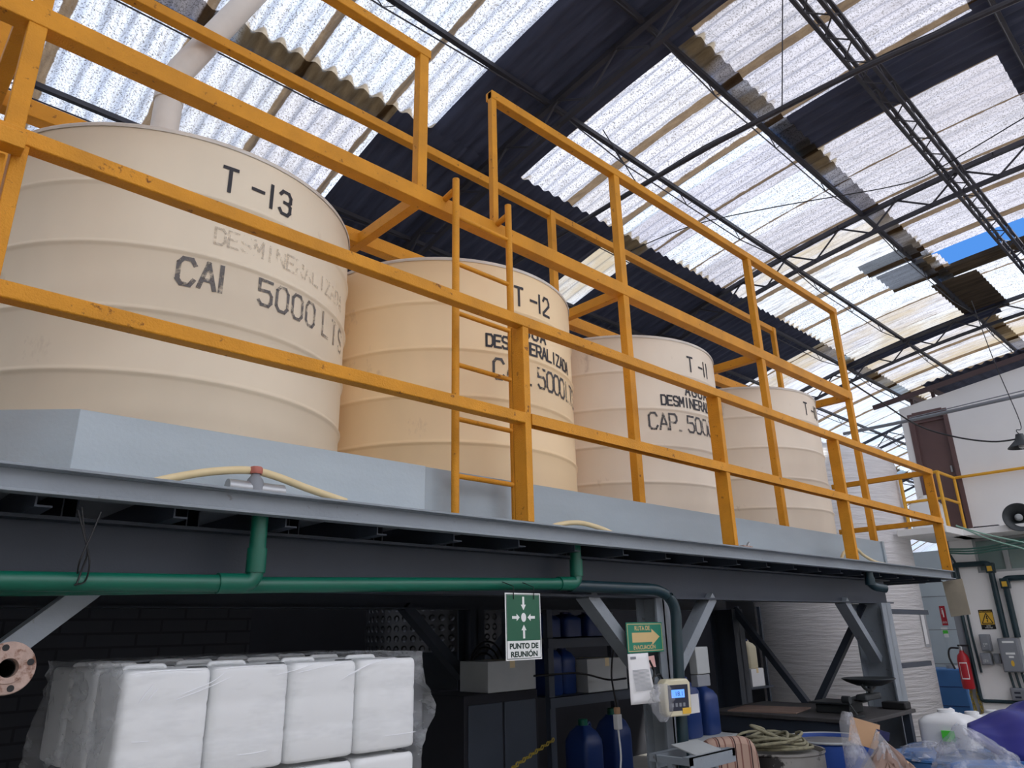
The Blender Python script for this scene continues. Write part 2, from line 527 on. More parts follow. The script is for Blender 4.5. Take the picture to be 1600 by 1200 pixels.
def thing(name, loc, label, cat, group=None):
    o = bpy.data.objects.new(name, None)
    o.empty_display_size = 0.1
    COL.objects.link(o)
    o.location = loc
    return tag(o, label, cat, group)

def struct(mb, name, m, **kw):
    o = mb.build(name, m, None, **kw)
    o['kind'] = 'structure'
    return o

def dup(root, loc, label=None, rotz=0.0):
    r = root.copy(); COL.objects.link(r)
    r.location = loc
    r.rotation_euler = (0, 0, rotz)
    if label: r['label'] = label
    for ch in [o for o in root.children]:
        c = ch.copy(); COL.objects.link(c); c.parent = r
        for g in [o for o in ch.children]:
            d = g.copy(); COL.objects.link(d); d.parent = c
    return r

def smoothpath(pts, n=8):
    """Catmull-Rom through points"""
    pts = [Vector(p) for p in pts]
    P = [pts[0] * 2 - pts[1]] + pts + [pts[-1] * 2 - pts[-2]]
    out = []
    for i in range(1, len(P) - 2):
        a, b, c, d = P[i - 1], P[i], P[i + 1], P[i + 2]
        for k in range(n):
            t = k / n
            out.append(0.5 * ((2 * b) + (c - a) * t + (2 * a - 5 * b + 4 * c - d) * t * t + (3 * b - a - 3 * c + d) * t ** 3))
    out.append(pts[-1])
    return out

def elbow(pts, r, n=6):
    """polyline with rounded corners of radius r"""
    pts = [Vector(p) for p in pts]
    out = [pts[0]]
    for i in range(1, len(pts) - 1):
        a = (pts[i - 1] - pts[i]).normalized(); b = (pts[i + 1] - pts[i]).normalized()
        p0 = pts[i] + a * r; p1 = pts[i] + b * r
        for k in range(n + 1):
            t = k / n
            out.append(p0 * (1 - t) ** 2 + pts[i] * 2 * t * (1 - t) + p1 * t * t)
    out.append(pts[-1])
    return out

# flat lettering from the built-in font, fitted into a rectangle on a plane
def text_mb(mb, body, o, u, v, w, h, lift=0.0006, bold=0.0):
    u, v = Vector(u).normalized(), Vector(v).normalized()
    nrm = u.cross(v)
    cu = bpy.data.curves.new('lettering', 'FONT')
    cu.body = body; cu.offset = bold
    cu.align_x = 'LEFT'
    ob = bpy.data.objects.new('lettering', cu)
    COL.objects.link(ob)
    bpy.context.view_layer.update()
    me = bpy.data.meshes.new_from_object(ob.evaluated_get(bpy.context.evaluated_depsgraph_get()))
    bpy.data.objects.remove(ob); bpy.data.curves.remove(cu)
    xs = [p.co.x for p in me.vertices]; ys = [p.co.y for p in me.vertices]
    x0, x1, y0, y1 = min(xs), max(xs), min(ys), max(ys)
    vs = [mb.bm.verts.new(Vector(o) + u * ((p.co.x - x0) / (x1 - x0) * w) + v * ((p.co.y - y0) / (y1 - y0) * h) + nrm * lift) for p in me.vertices]
    for f in me.polygons:
        try: mb.bm.faces.new([vs[i] for i in f.vertices])
        except ValueError: pass
    bpy.data.meshes.remove(me)
    return mb

class Plate:
    """a flat board at o with axes u (right) and v (up); polygons given in metres on it"""
    def __init__(self, o, u, v):
        self.o = Vector(o); self.u = Vector(u).normalized(); self.v = Vector(v).normalized()
        self.n = self.u.cross(self.v)
    def p(self, a, b, d=0.0):
        return self.o + self.u * a + self.v * b + self.n * d
    def rect(self, mb, a0, a1, b0, b1, d, t=0.001):
        mb.prism([self.p(a0, b0, d), self.p(a1, b0, d), self.p(a1, b1, d), self.p(a0, b1, d)], self.n * t)
        return mb
    def poly(self, mb, pts, d, t=0.001):
        mb.prism([self.p(a, b, d) for a, b in pts], self.n * t)
        return mb
    def text(self, mb, body, a, b, w, h, d, bold=0.0):
        return text_mb(mb, body, self.p(a, b, d), self.u, self.v, w, h, 0.0, bold)

# stencil strokes for the tank lettering
GL = {
 'T': [[(0, 1), (1, 1)], [(.5, 1), (.5, 0)]], '-': [[(.05, .5), (.95, .5)]], '1': [[(.5, 0), (.5, 1)]],
 '0': [[(.25, 0), (.75, 0), (1, .18), (1, .82), (.75, 1), (.25, 1), (0, .82), (0, .18), (.25, 0)]],
 '2': [[(0, .8), (.22, 1), (.78, 1), (1, .8), (1, .62), (0, .12), (0, 0), (1, 0)]],
 '3': [[(0, .84), (.22, 1), (.78, 1), (1, .84), (1, .62), (.8, .52), (.4, .52)], [(.8, .52), (1, .42), (1, .16), (.78, 0), (.22, 0), (0, .16)]],
 '5': [[(1, 1), (0, 1), (0, .56), (.78, .6), (1, .44), (1, .16), (.78, 0), (.22, 0), (0, .14)]],
 'C': [[(1, .8), (.78, 1), (.25, 1), (0, .82), (0, .18), (.25, 0), (.78, 0), (1, .2)]],
 'A': [[(0, 0), (.5, 1), (1, 0)], [(.2, .32), (.8, .32)]], 'P': [[(0, 0), (0, 1), (.78, 1), (1, .85), (1, .62), (.78, .46), (0, .46)]],
 'L': [[(0, 1), (0, 0), (1, 0)]], 'S': [[(1, .84), (.78, 1), (.22, 1), (0, .84), (0, .64), (.2, .54), (.8, .46), (1, .36), (1, .16), (.78, 0), (.22, 0), (0, .16)]],
 'D': [[(0, 0), (0, 1), (.7, 1), (1, .8), (1, .2), (.7, 0), (0, 0)]], 'E': [[(1, 1), (0, 1), (0, 0), (1, 0)], [(0, .52), (.8, .52)]],
 'M': [[(0, 0), (0, 1), (.5, .35), (1, 1), (1, 0)]], 'I': [[(.5, 0), (.5, 1)]], 'N': [[(0, 0), (0, 1), (1, 0), (1, 1)]],
 'R': [[(0, 0), (0, 1), (.78, 1), (1, .85), (1, .62), (.78, .46), (0, .46)], [(.5, .46), (1, 0)]],
 'Z': [[(0, 1), (1, 1), (0, 0), (1, 0)]], 'G': [[(1, .8), (.78, 1), (.25, 1), (0, .82), (0, .18), (.25, 0), (.78, 0), (1, .2), (1, .45), (.55, .45)]],
 'U': [[(0, 1), (0, .18), (.25, 0), (.75, 0), (1, .18), (1, 1)]], '.': [[(.4, .0), (.6, .0)]],
}
def glyph_on_tank(mb, ch, ang, zc, w, h, t, cx, cy, r):
    """one stencilled character wrapped on the tank; ang in degrees from the tank's front"""
    def P(x, z):
        a = math.radians(ang) + x / r
        return Vector((cx + (r + 0.0025) * math.sin(a), cy - (r + 0.0025) * math.cos(a), zc + z))
    for line in GL[ch]:
        pts = [((x - 0.5) * w, (y - 0.5) * h) for x, y in line]
        for (x0, y0), (x1, y1) in zip(pts, pts[1:]):
            dx, dy = x1 - x0, y1 - y0
            L = math.hypot(dx, dy)
            dx, dy = dx / L, dy / L
            e = t * 0.38
            x0 -= dx * e; y0 -= dy * e; x1 += dx * e; y1 += dy * e
            nx, ny = -dy * t / 2, dx * t / 2
            k = 3
            for i in range(k):
                s0, s1 = i / k, (i + 1) / k
                a = (x0 + (x1 - x0) * s0, y0 + (y1 - y0) * s0); b = (x0 + (x1 - x0) * s1, y0 + (y1 - y0) * s1)
                mb.face([P(a[0] + nx, a[1] + ny), P(a[0] - nx, a[1] - ny), P(b[0] - nx, b[1] - ny), P(b[0] + nx, b[1] + ny)])

# ================================================================ SETTING: hall shell
ROOF_R, ROOF_YC, ROOF_ZA = 22.0, -2.0, 7.27
def rz(y):
    return ROOF_ZA - ROOF_R + math.sqrt(ROOF_R ** 2 - (y - ROOF_YC) ** 2)

XL, XR, YB, YF = -4.0, 40.0, 9.9, -9.4
struct(MB().ext(XL, XR, YF, YB, -0.2, 0.0), 'floor', MT['concrete'])
struct(MB().ext(XL - 0.2, XL, YF, YB, 0, 6.9), 'wall_left', MT['hall_wall'])
struct(MB().ext(XR, XR + 0.2, YF, YB, 0, 7.2), 'wall_right', MT['hall_wall'])
struct(MB().ext(XL, XR, YF - 0.2, YF, 0, 1.7), 'wall_front', MT['hall_wall'])
fw_ = MB(); fw_.keep_world = True
fw_.grid(lambda u, v: Vector((XL + (XR - XL) * u, YF - 0.1 + 0.02 * math.sin(2 * PI * (XL + (XR - XL) * u) / 0.177), 1.7 + 4.4 * v)), 1400, 1)
struct(fw_, 'window_6', MT['roof_bright'], smooth=80)  # added translucent wall behind the camera, guessed, to light the tank fronts
struct(MB().ext(XL, XR, YB, YB + 0.2, 0, 3.7), 'wall_back', MT['hall_wall'])
# brick wall of the store under the tank platform
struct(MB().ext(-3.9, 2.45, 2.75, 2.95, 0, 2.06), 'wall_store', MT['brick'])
struct(MB().ext(2.45, 12.7, 4.3, 4.5, 0, 2.9), 'wall_store_rear', MT['store_shade'])

# corrugated roof sheets: rows down the slope, runs of one kind along each row
ceiling = bpy.data.objects.new('ceiling', None)
COL.objects.link(ceiling)
ceiling['kind'] = 'structure'
PITCH = 0.177
def sheet_run(y_up, y_lo, x0, x1, mat, name, dz=0.0):
    """y_up is the upper end of the row, tucked under the row above"""
    nx = max(4, int(round((x1 - x0) / PITCH * 6)))
    s = 1 if y_lo > y_up else -1
    ya = y_up - s * 0.22
    def f(u, v):
        x = x0 + (x1 - x0) * u
        y = ya + (y_lo - ya) * v
        w = math.sin(2 * PI * x / PITCH) * 0.022
        return Vector((x, y, rz(y) + 0.03 * v - 0.012 + w + dz))
    mb = MB()
    mb.grid(f, nx, 5)
    return mb.build(name, mat, ceiling, smooth=80)
ROWS = [
 (0.36, 2.81, [(XL, 3.93, 'roof_clear'), (3.93, 5.24, 'roof_opaque'), (5.24, 7.3, 'roof_clear'), (7.3, 8.18, 'roof_grey'), (8.18, 9.07, 'roof_clear'),
               (9.07, 10.0, 'roof_grey'), (10.0, 11.7, 'roof_tan'), (11.7, 13.3, 'roof_clear'), (13.3, 17.0, 'roof_tan'), (17.0, XR, 'roof_tan')]),
 (2.81, 5.26, [(XL, 3.46, 'roof_clear'), (3.46, 7.15, 'roof_opaque'), (7.15, 7.80, 'roof_tan'), (7.80, 13.25, 'roof_opaque'), (13.25, 14.3, 'roof_tan'), (14.3, XR, 'roof_far')]),
 (5.26, 7.71, [(XL, 3.3, 'roof_clear'), (3.3, 13.6, 'roof_opaque'), (13.6, XR, 'roof_far')]),
 (7.71, 9.95, [(XL, 13.6, 'roof_opaque'), (13.6, XR, 'roof_far')]),
 (-2.0, 0.36, [(XL, 4.2, 'roof_clear'), (4.2, 5.2, 'roof_opaque'), (5.2, 7.14, 'roof_grey'), (7.14, 7.92, 'roof_opaque'), (7.92, 11.95, 'roof_grey'),
               (12.62, 13.1, 'roof_brown'), (13.1, 15.0, 'roof_clear'), (15.0, XR, 'roof_tan')]),
 (-2.0, -4.45, [(XL, 4.2, 'roof_clear'), (4.2, 5.2, 'roof_opaque'), (5.2, 7.0, 'roof_grey'), (7.0, 8.8, 'roof_opaque'), (8.8, XR, 'roof_bright')]),
 (-4.45, -6.9, [(XL, XR, 'roof_bright')]),
 (-6.9, -9.6, [(XL, XR, 'roof_bright')]),
]
for yu, yl, runs in ROWS:
    for x0, x1, k in runs:
        sheet_run(yu, yl, x0, x1, MT[k], 'opaque_roof_sheeting' if k in ('roof_opaque', 'roof_brown') else 'translucent_roof_sheeting')
# the gap with blue sky: the sheets round it
sheet_run(-2.0, -1.12, 11.95, 12.62, MT['roof_grey'], 'translucent_roof_sheeting')
sheet_run(0.28, 0.36, 11.95, 12.62, MT['roof_grey'], 'translucent_roof_sheeting')
# loose sheets lying inside the others
sheet_run(0.42, 1.02, 11.2, 11.75, MT['roof_dull'], 'doubled_roof_sheet', -0.07)
sheet_run(0.45, 0.95, 11.75, 12.6, MT['roof_dull'], 'doubled_roof_sheet', -0.09)
sheet_run(0.02, 0.50, 13.0, 15.0, MT['roof_brown'], 'sooty_roof_sheet', -0.06)
sheet_run(0.2, 2.75, 14.75, 15.25, MT['roof_opaque'], 'opaque_roof_strip', -0.07)

# ---------------------------------------------------------------- trusses, purlins, lattice beam
TR_X = [4.7, 9.75, 14.8, 19.85, 24.9]
tr_lab = ['dark arched roof truss crossing the opaque roof band over the second tank',
          'nearest black arched roof truss with open zigzag webs, beyond the dark bands',
          'black arched roof truss with a dark sheet strip along it, before the awning',
          'far black arched roof truss behind the white upper building',
          'farthest black arched roof truss, low behind the big white tank']
for tx, lb in zip(TR_X, tr_lab):
    t = thing('roof_truss', (tx, 0, 0), lb, 'roof truss', 'arched roof trusses')
    ys = [YF + 0.2 + (9.6 - YF) * i / 48 for i in range(49)]
    top = MB(); bot = MB(); web = MB()
    for a, b in zip(ys, ys[1:]):
        top.bar((tx, a, rz(a) - 0.085), (tx, b + 0.01, rz(b) - 0.085), 0.06, 0.06)
        bot.bar((tx, a, rz(a) - 0.40), (tx, b + 0.01, rz(b) - 0.40), 0.05, 0.05)
    for i in range(0, 48, 2):
        a, m, b = ys[i], ys[i + 1], ys[min(i + 2, 48)]
        web.tube([(tx, a, rz(a) - 0.39), (tx, m, rz(m) - 0.10)], 0.013, 6)
        web.tube([(tx, m, rz(m) - 0.10), (tx, b, rz(b) - 0.39)], 0.013, 6)
    top.build('top_chord', MT['black_steel'], t)
    bot.build('bottom_chord', MT['black_steel'], t)
    web.build('web_lacing', MT['black_steel'], t)

pur = [(6.5, 'dark steel purlin lowest down the roof slope, far behind the tanks'),
       (5.3, 'dark steel purlin low on the roof behind the tanks, second from the bottom'),
       (4.05, 'dark steel purlin seen just above the tank tops behind the walkway frame'),
       (2.79, 'dark steel purlin along the jagged lower edge of the translucent sheets'),
       (1.6, 'dark steel purlin next up the slope from the jagged sheet edge'),
       (0.36, 'dark steel purlin along the brown wavy sheet laps, next below the lattice beam'),
       (-1.95, 'dark steel purlin at the top right corner of the roof')]
BAYS = [XL] + TR_X + [30.0, 35.0, XR - 0.1]
for py, lb in pur:
    z = rz(py) - 0.065
    t = thing('roof_purlin', (XL, py, z), lb, 'purlin', 'roof purlins')
    MB().bar((XL + 0.05, py, z), (XR - 0.1, py, z), 0.05, 0.05).build('top_bar', MT['black_steel'], t)
    rod = MB()
    for a, b in zip(BAYS, BAYS[1:]):
        L = b - a
        zb = z - 0.15
        rod.tube([(a + 0.1, py, z - 0.02), (a + L * 0.24, py, zb), (b - L * 0.24, py, zb), (b - 0.1, py, z - 0.02)], 0.008, 5)
        for k in (0.24, 0.5, 0.76):
            c = a + L * k
            rod.tube([(c - 0.16, py, z - 0.02), (c, py, zb), (c + 0.16, py, z - 0.02)], 0.006, 5)
    rod.build('tie_rod', MT['black_steel'], t)

t = thing('lattice_beam', (XL, -0.85, 6.9), 'long dark lattice beam with cross lacing running lengthwise under the roof top', 'lattice beam')
ly0, ly1, lz0, lz1 = -0.94, -0.77, 6.93, 7.10
for yy, zz in ((ly0, lz0), (ly1, lz0), (ly0, lz1), (ly1, lz1)):
    MB().bar((XL + 0.05, yy, zz), (XR - 0.1, yy, zz), 0.035, 0.035).build('chord', MT['black_steel'], t)
lac = MB()
x = XL + 0.1; k = 0
while x < 30:
    for (ya, za), (yb, zb) in (((ly0, lz0), (ly1, lz0)), ((ly0, lz0), (ly0, lz1)), ((ly1, lz0), (ly1, lz1))):
        if k % 2: ya, za, yb, zb = yb, zb, ya, za
        lac.tube([(x, ya, za), (x + 0.22, yb, zb)], 0.008, 5)
    x += 0.22; k += 1
lac.build('lacing', MT['black_steel'], t)

# black service pipe slung across the hall on thin hangers
t = thing('service_pipe', (5.6, 0, 6.0), 'black pipe slung across the hall below the roof, over the third tank', 'pipe')
pp = [(5.6, 5.4, 5.72), (5.6, 3.14, 5.97), (5.6, 2.05, 6.04), (5.6, 1.19, 6.09), (5.6, 0.4, 6.12), (5.6, -0.3, 6.11), (5.6, -0.9, 6.09), (5.6, -1.5, 6.04), (5.6, -2.6, 5.92), (5.6, -5, 5.6)]
MB().tube(smoothpath(pp, 5), 0.027, 8).build('pipe_run', MT['black_steel'], t)
MB().tube(smoothpath([(p[0] + 0.05, p[1], p[2] + 0.06 + 0.02 * math.sin(i * 2.1)) for i, p in enumerate(pp)], 5), 0.008, 6).build('cable', MT['cable'], t)
for y0, zt in ((-0.42, rz(-1.3)), (1.2, rz(1.6))):
    MB().tube([(5.6, y0, 6.10), (5.45, y0 - 0.25 if y0 < 0 else y0 + 0.3, zt - 0.05)], 0.006, 5).build('hanger', MT['black_steel'], t)

def cable(name, pts, r, m, label, n=8, sm=8):
    o = MB().tube(smoothpath(pts, sm), r, n).build(name, m)
    return tag(o, label, 'cable')
def under_roof(px, py, f=0.94):
    v = ray(px, py); t = 0.5
    while (CAM + v * t).z < rz((CAM + v * t).y) and t < 60: t += 0.01
    return CAM + v * t * f
cable('overhead_cable', [under_roof(*p) for p in ((985, 392), (1060, 360), (1120, 342), (1230, 320), (1330, 303), (1390, 292), (1441, 277), (1520, 232), (1600, 184), (1680, 138))], 0.007, MT['cable'],
      'thin black cable swooping under the roof to the nearest zigzag truss')

# ================================================================ TANKS
TANKS = [(1.195, 'tank13'), (3.125, 'tank12'), (5.09, 'tank11'), (7.13, 'tank11')]
TCY, TR, TZ0, TZ1 = 1.385, 0.95, 2.20, 3.914
tlab = ['large beige tank marked T-13 behind the left end of the railing, white pipe above it',
        'warm beige tank marked T-12 behind the ladder, lettered DESMINERALIZADA',
        'beige tank marked T-11 behind the second railing post from the ladder',
        'beige tank marked T-10 at the far right end of the tank row']
def spaced(s, a0, step):
    return [(c, a0 + i * step) for i, c in enumerate(s) if c != ' ']
TXT = [
 [('ink', 0.125, 0.062, 0.018, 3.722, [('T', -6.2), ('-', 2.2), ('1', 6.5), ('3', 11.3)]),
  ('ink_old', 0.125, 0.066, 0.020, 3.198, [('C', -14.4), ('A', -9.0), ('I', -5.4)]),
  ('ink_old', 0.125, 0.066, 0.016, 3.198, [('5', 7.5), ('0', 13.3), ('0', 19.2), ('0', 25.1)]),
  ('ink_ghost', 0.125, 0.066, 0.016, 3.198, [('L', 34.0), ('T', 40.5), ('S', 47.5)]),
  ('ink_trace', 0.080, 0.045, 0.012, 3.41, spaced('DESMINERALIZADA', -7.0, 3.7))],
 [('ink', 0.128, 0.062, 0.018, 3.715, [('T', -7.0), ('-', 0.8), ('1', 4.2), ('2', 8.6)]),
  ('ink', 0.080, 0.050, 0.016, 3.480, [('A', -8.5), ('G', -3.8), ('U', 0.9), ('A', 5.6)]),
  ('ink', 0.078, 0.043, 0.015, 3.367, spaced('DESMINERALIZADA', -20.3, 3.3)),
  ('ink_worn', 0.130, 0.068, 0.017, 3.185, [('C', -16.8), ('A', -11.5), ('P', -6.4), ('.', -2.6), ('5', 3.9), ('0', 9.3), ('0', 14.2), ('0', 19.1), ('L', 25.5), ('T', 30.5), ('S', 35.5)])],
 [('ink', 0.125, 0.062, 0.017, 3.715, [('T', -6.4), ('-', 2.2), ('1', 5.6), ('1', 8.8)]),
  ('ink', 0.085, 0.050, 0.016, 3.478, [('A', -10.5), ('G', -5.8), ('U', -1.1), ('A', 3.6)]),
  ('ink', 0.078, 0.043, 0.015, 3.368, spaced('DESMINERALIZADA', -25.5, 3.4)),
  ('ink_worn', 0.130, 0.068, 0.017, 3.19, [('C', -32.0), ('A', -26.6), ('P', -21.4), ('.', -17.6), ('5', -10.6), ('0', -5.2), ('0', 0.2), ('0', 5.4), ('L', 12), ('T', 17), ('S', 22)])],
 [('ink', 0.125, 0.062, 0.017, 3.735, [('T', -3.5), ('-', 5.5), ('1', 9.0), ('0', 13.0)])],
]
for i, (cx, mk) in enumerate(TANKS):
    t = thing('water_tank', (cx, TCY, TZ0), tlab[i], 'tank', 'row of beige water tanks')
    pr_ = [(TR - 0.03, 0.0), (TR, 0.03)]
    for zr in (2.40, 2.705, 2.992, 3.293, 3.60):
        h = zr - TZ0
        pr_ += [(TR, h - 0.022), (TR + 0.004, h - 0.012), (TR + 0.010, h - 0.004), (TR + 0.011, h + 0.002), (TR + 0.005, h + 0.010), (TR, h + 0.022)]
    top = TZ1 - TZ0
    pr_ += [(TR, top - 0.05), (TR, top - 0.018), (TR - 0.006, top - 0.006)]
    MB().lathe(pr_, (cx, TCY, TZ0), 96, capt=False).build('tank_body', MT[mk], t, smooth=50)
    MB().lathe([(TR + 0.004, top - 0.022), (TR + 0.007, top - 0.010), (TR + 0.002, top), (TR - 0.03, top + 0.004), (TR - 0.06, top - 0.012), (0.25, top + 0.03), (0, top + 0.03)],
               (cx, TCY, TZ0), 96, capb=False).build('tank_lid', MT['rim'], t, smooth=50)
    for mt, h, w, th, zc, chars in TXT[i]:
        mb = MB()
        for ch, an in chars:
            glyph_on_tank(mb, ch, an, zc, w * (0.2 if ch == '1' and False else 1), h, th, cx, TCY, TR)
        o = mb.build('lettering', MT[mt], t, smooth=0)
        o['label'] = 'black stencilled lettering' if mt == 'ink' else 'worn grey stencilled lettering'

# white pipe rising out of T-13
o = MB().tube(elbow([(0.98, 1.26, 3.93), (0.985, 1.26, 4.80), (1.36, 1.26, 5.66), (1.78, 1.26, 6.6)], 0.12), 0.075, 20).build('vent_pipe', MT['pvc'],
    thing('plastic_vent_pipe', (0.98, 1.26, 3.92), 'white plastic pipe rising crooked from the lid of tank T-13', 'pipe'))
vp = o.parent
MB().tube([(0.981, 1.26, 4.62), (0.984, 1.26, 4.76)], 0.081, 20).build('pipe_socket', MT['pvc'], vp)

# ================================================================ PLATFORM
DZ = 2.175
t = plat = thing('steel_platform', (4.0, 1.0, 0), 'grey steel platform on columns carrying the row of beige tanks', 'platform')
GP = MT['grey_paint']; DG = MT['shade_grey']
MB().ext(-1.6, 9.19, 0.03, 2.5, DZ - 0.012, DZ + 0.0).build('deck_plate', GP, t)
ec = MB().ext(-1.6, 9.2, 0.045, 0.055, DZ - 0.088, DZ)
ec.ext(-1.6, 9.2, 0.0, 0.05, DZ - 0.010, DZ)
ec.ext(-1.6, 9.2, 0.0, 0.05, DZ - 0.088, DZ - 0.078)
ec.build('edge_channel', GP, t, bevel=0.002)
ec = MB().ext(9.19, 9.2, 0.05, 1.25, DZ - 0.088, DZ - 0.012)
ec.build('end_channel', GP, t)
BZ0, BZ1 = 1.83, 2.055
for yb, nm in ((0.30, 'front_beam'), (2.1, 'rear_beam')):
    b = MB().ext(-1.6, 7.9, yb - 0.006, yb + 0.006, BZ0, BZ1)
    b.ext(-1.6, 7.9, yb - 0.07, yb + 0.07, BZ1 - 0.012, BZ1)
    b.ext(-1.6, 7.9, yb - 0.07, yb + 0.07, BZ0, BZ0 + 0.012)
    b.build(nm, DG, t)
for xj in [-1.2 + 0.42 * k for k in range(25)]:
    j = MB()
    if xj > 9.0: break
    j.ext(xj, xj + 0.006, 0.06, 2.45, BZ1, DZ - 0.013)
    j.ext(xj + 0.006, xj + 0.05, 0.06, 2.45, DZ - 0.019, DZ - 0.013)
    j.ext(xj + 0.006, xj + 0.05, 0.06, 2.45, BZ1, BZ1 + 0.006)
    j.ext(xj + 0.12, xj + 0.125, 0.27, 2.45, BZ1, DZ - 0.013)
    j.ext(xj + 0.12, xj + 0.17, 0.27, 2.45, DZ - 0.02, DZ - 0.014)
    j.ext(xj + 0.165, xj + 0.17, 0.27, 2.45, BZ1, DZ - 0.013)
    j.build('joist', DG, t)
def hcol(x, y, w, d):
    c = MB()
    c.ext(x - w / 2, x + w / 2, y - d / 2, y - d / 2 + 0.014, 0, BZ0)
    c.ext(x - w / 2, x + w / 2, y + d / 2 - 0.014, y + d / 2, 0, BZ0)
    c.ext(x - 0.008, x + 0.008, y - d / 2, y + d / 2, 0, BZ0)
    c.ext(x - 0.16, x + 0.16, y - 0.16, y + 0.16, 0, 0.015)
    return c
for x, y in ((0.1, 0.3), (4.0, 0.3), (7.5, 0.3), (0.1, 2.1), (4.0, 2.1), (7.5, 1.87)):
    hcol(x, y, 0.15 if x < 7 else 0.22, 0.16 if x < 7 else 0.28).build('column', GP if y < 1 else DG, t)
for xc, yc in ((0.1, 0.3), (4.0, 0.3), (7.5, 0.3), (4.0, 2.1)):
    for s in (-1, 1):
        if xc > 7 and s > 0: continue
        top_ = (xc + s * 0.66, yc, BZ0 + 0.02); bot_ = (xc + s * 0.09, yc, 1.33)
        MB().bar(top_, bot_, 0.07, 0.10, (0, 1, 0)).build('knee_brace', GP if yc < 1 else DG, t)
va = Vector((7.5, 1.02, 0.84))
for yy in (1.76, 0.36):
    MB().bar((7.5, yy, BZ0), va, 0.06, 0.075, (1, 0, 0)).build('end_brace', DG, t)
for px, py in ((1447, 957), (1452, 1036)):
    pz = at(px, py, y=0.2)
    MB().bar((7.58, 0.2, pz.z + 0.01), (pz.x, 0.2, pz.z), 0.045, 0.045).build('side_arm', DG, t)

# containment tray round the tanks
TT = 2.455
t = thing('containment_tray', (4.0, 0.3, DZ), 'grey steel tray wall standing round the tank bases on the platform', 'tray')
MB().prism([(0.61, 0.305, DZ), (2.175, 0.305, DZ), (2.175, 0.305, TT), (0.61, 0.305, TT)], (0, 0.012, 0)).build('front_panel', MT['tray_light'], t, bevel=0.002)
MB().prism([(2.16, 0.318, DZ), (8.09, 0.318, DZ), (8.09, 0.318, TT), (2.16, 0.318, TT)], (0, 0.010, 0)).build('front_panel', MT['tray_grey'], t, bevel=0.002)
MB().prism([(0.61, 0.305, DZ), (-0.16, 0.98, DZ), (-0.16, 0.98, TT), (0.61, 0.305, TT)], (0.008, 0.010, 0)).build('corner_panel', MT['tray_light'], t)
MB().ext(-0.17, -0.16, 0.98, 2.4, DZ, TT).build('end_panel', MT['tray_light'], t)
MB().ext(8.09, 8.10, 0.318, 2.4, DZ, TT).build('end_panel', MT['tray_grey'], t)
MB().ext(8.085, 8.13, 0.30, 0.33, DZ, TT).build('corner_angle', MT['tray_grey'], t)
MB().ext(-0.16, 8.10, 2.39, 2.40, DZ, TT).build('rear_panel', MT['tray_grey'], t)

# ================================================================ GUARDRAIL along the platform edge
YL = MT['yellow']
t = thing('guardrail', (4.0, 0.02, DZ), 'yellow steel guardrail along the front edge of the platform', 'railing')
PX = [0.26, 2.64, 4.63, 6.65, 9.155]
for x in PX:
    p = MB()
    p.ext(x - 0.046, x, 0.0, 0.008, DZ, 3.262)
    p.ext(x - 0.046, x - 0.038, 0.008, 0.095, DZ, 3.262)
    p.ext(x - 0.046, x, 0.087, 0.095, DZ, 3.262)
    p.build('post', YL, t, bevel=0.003)
for z0, z1, nm in ((3.243, 3.305, 'top_rail'), (2.687, 2.747, 'mid_rail')):
    if nm == 'top_rail':
        MB().ext(-1.4, 9.158, -0.006, 0.056, z0, z1).build(nm, YL, t, bevel=0.005)
    else:
        MB().ext(-1.4, 2.595, -0.006, 0.056, z0, z1).build(nm, YL, t, bevel=0.005)
        # an open channel, hollow below
        MB().ext(2.64, 9.158, -0.006, 0.0, z0, z1).ext(2.64, 9.158, 0.0, 0.056, z1 - 0.006, z1).ext(2.64, 9.158, 0.05, 0.056, z0, z1 - 0.006).build(nm, YL, t)
    MB().ext(9.11, 9.155, 0.04, 1.15, z0, z1 - 0.004).build('end_rail', YL, t, bevel=0.004)
MB().ext(-0.9, 0.24, -0.075, -0.01, 3.185, 3.245).build('hinge_channel', YL, t, bevel=0.003)
MB().ext(0.12, 0.20, -0.01, 0.0, 2.2, 3.18).build('gate_stile', YL, t, bevel=0.003)

# ================================================================ WALKWAY FRAME over the tanks
t = thing('walkway_frame', (4.0, 0.7, DZ), 'tall yellow steel frame with upper rails standing over the tank tops', 'frame')
UB, UT = 4.10, 5.115
MB().ext(-1.2, 8.09, 0.33, 0.415, UB - 0.095, UB).build('front_beam', YL, t, bevel=0.004)
MB().ext(-1.2, 8.09, 0.98, 1.06, UB - 0.09, UB).build('back_beam', YL, t, bevel=0.004)
for xa, xb in ((-1.2, 2.19), (2.70, 8.09)):
    MB().ext(xa, xb, 0.33, 0.395, UT - 0.06, UT + 0.005).build('front_top_rail', YL, t, bevel=0.005)
MB().ext(-1.2, 8.09, 1.085, 1.15, UT - 0.06, UT + 0.005).build('back_top_rail', YL, t, bevel=0.005)
for x, z0 in ((0.265, DZ), (2.175, UB - 0.02), (4.065, DZ), (6.125, DZ), (8.085, DZ)):
    MB().ext(x - 0.066, x, 0.335, 0.395, z0, UT).build('front_post', YL, t, bevel=0.004)
MB().ext(2.70, 2.745, 0.335, 0.375, UB - 0.02, UT).build('front_post', YL, t, bevel=0.004)
for x, z0 in ((0.20, DZ), (4.115, DZ), (8.06, UB - 0.05)):
    MB().ext(x - 0.06, x, 1.075, 1.125, z0, UT).build('back_post', YL, t, bevel=0.004)
for x in (0.22, 2.18, 4.06, 6.12, 8.085):
    MB().ext(x - 0.06, x, 0.395, 1.30, UB - 0.095, UB - 0.02).build('cross_beam', YL, t, bevel=0.004)

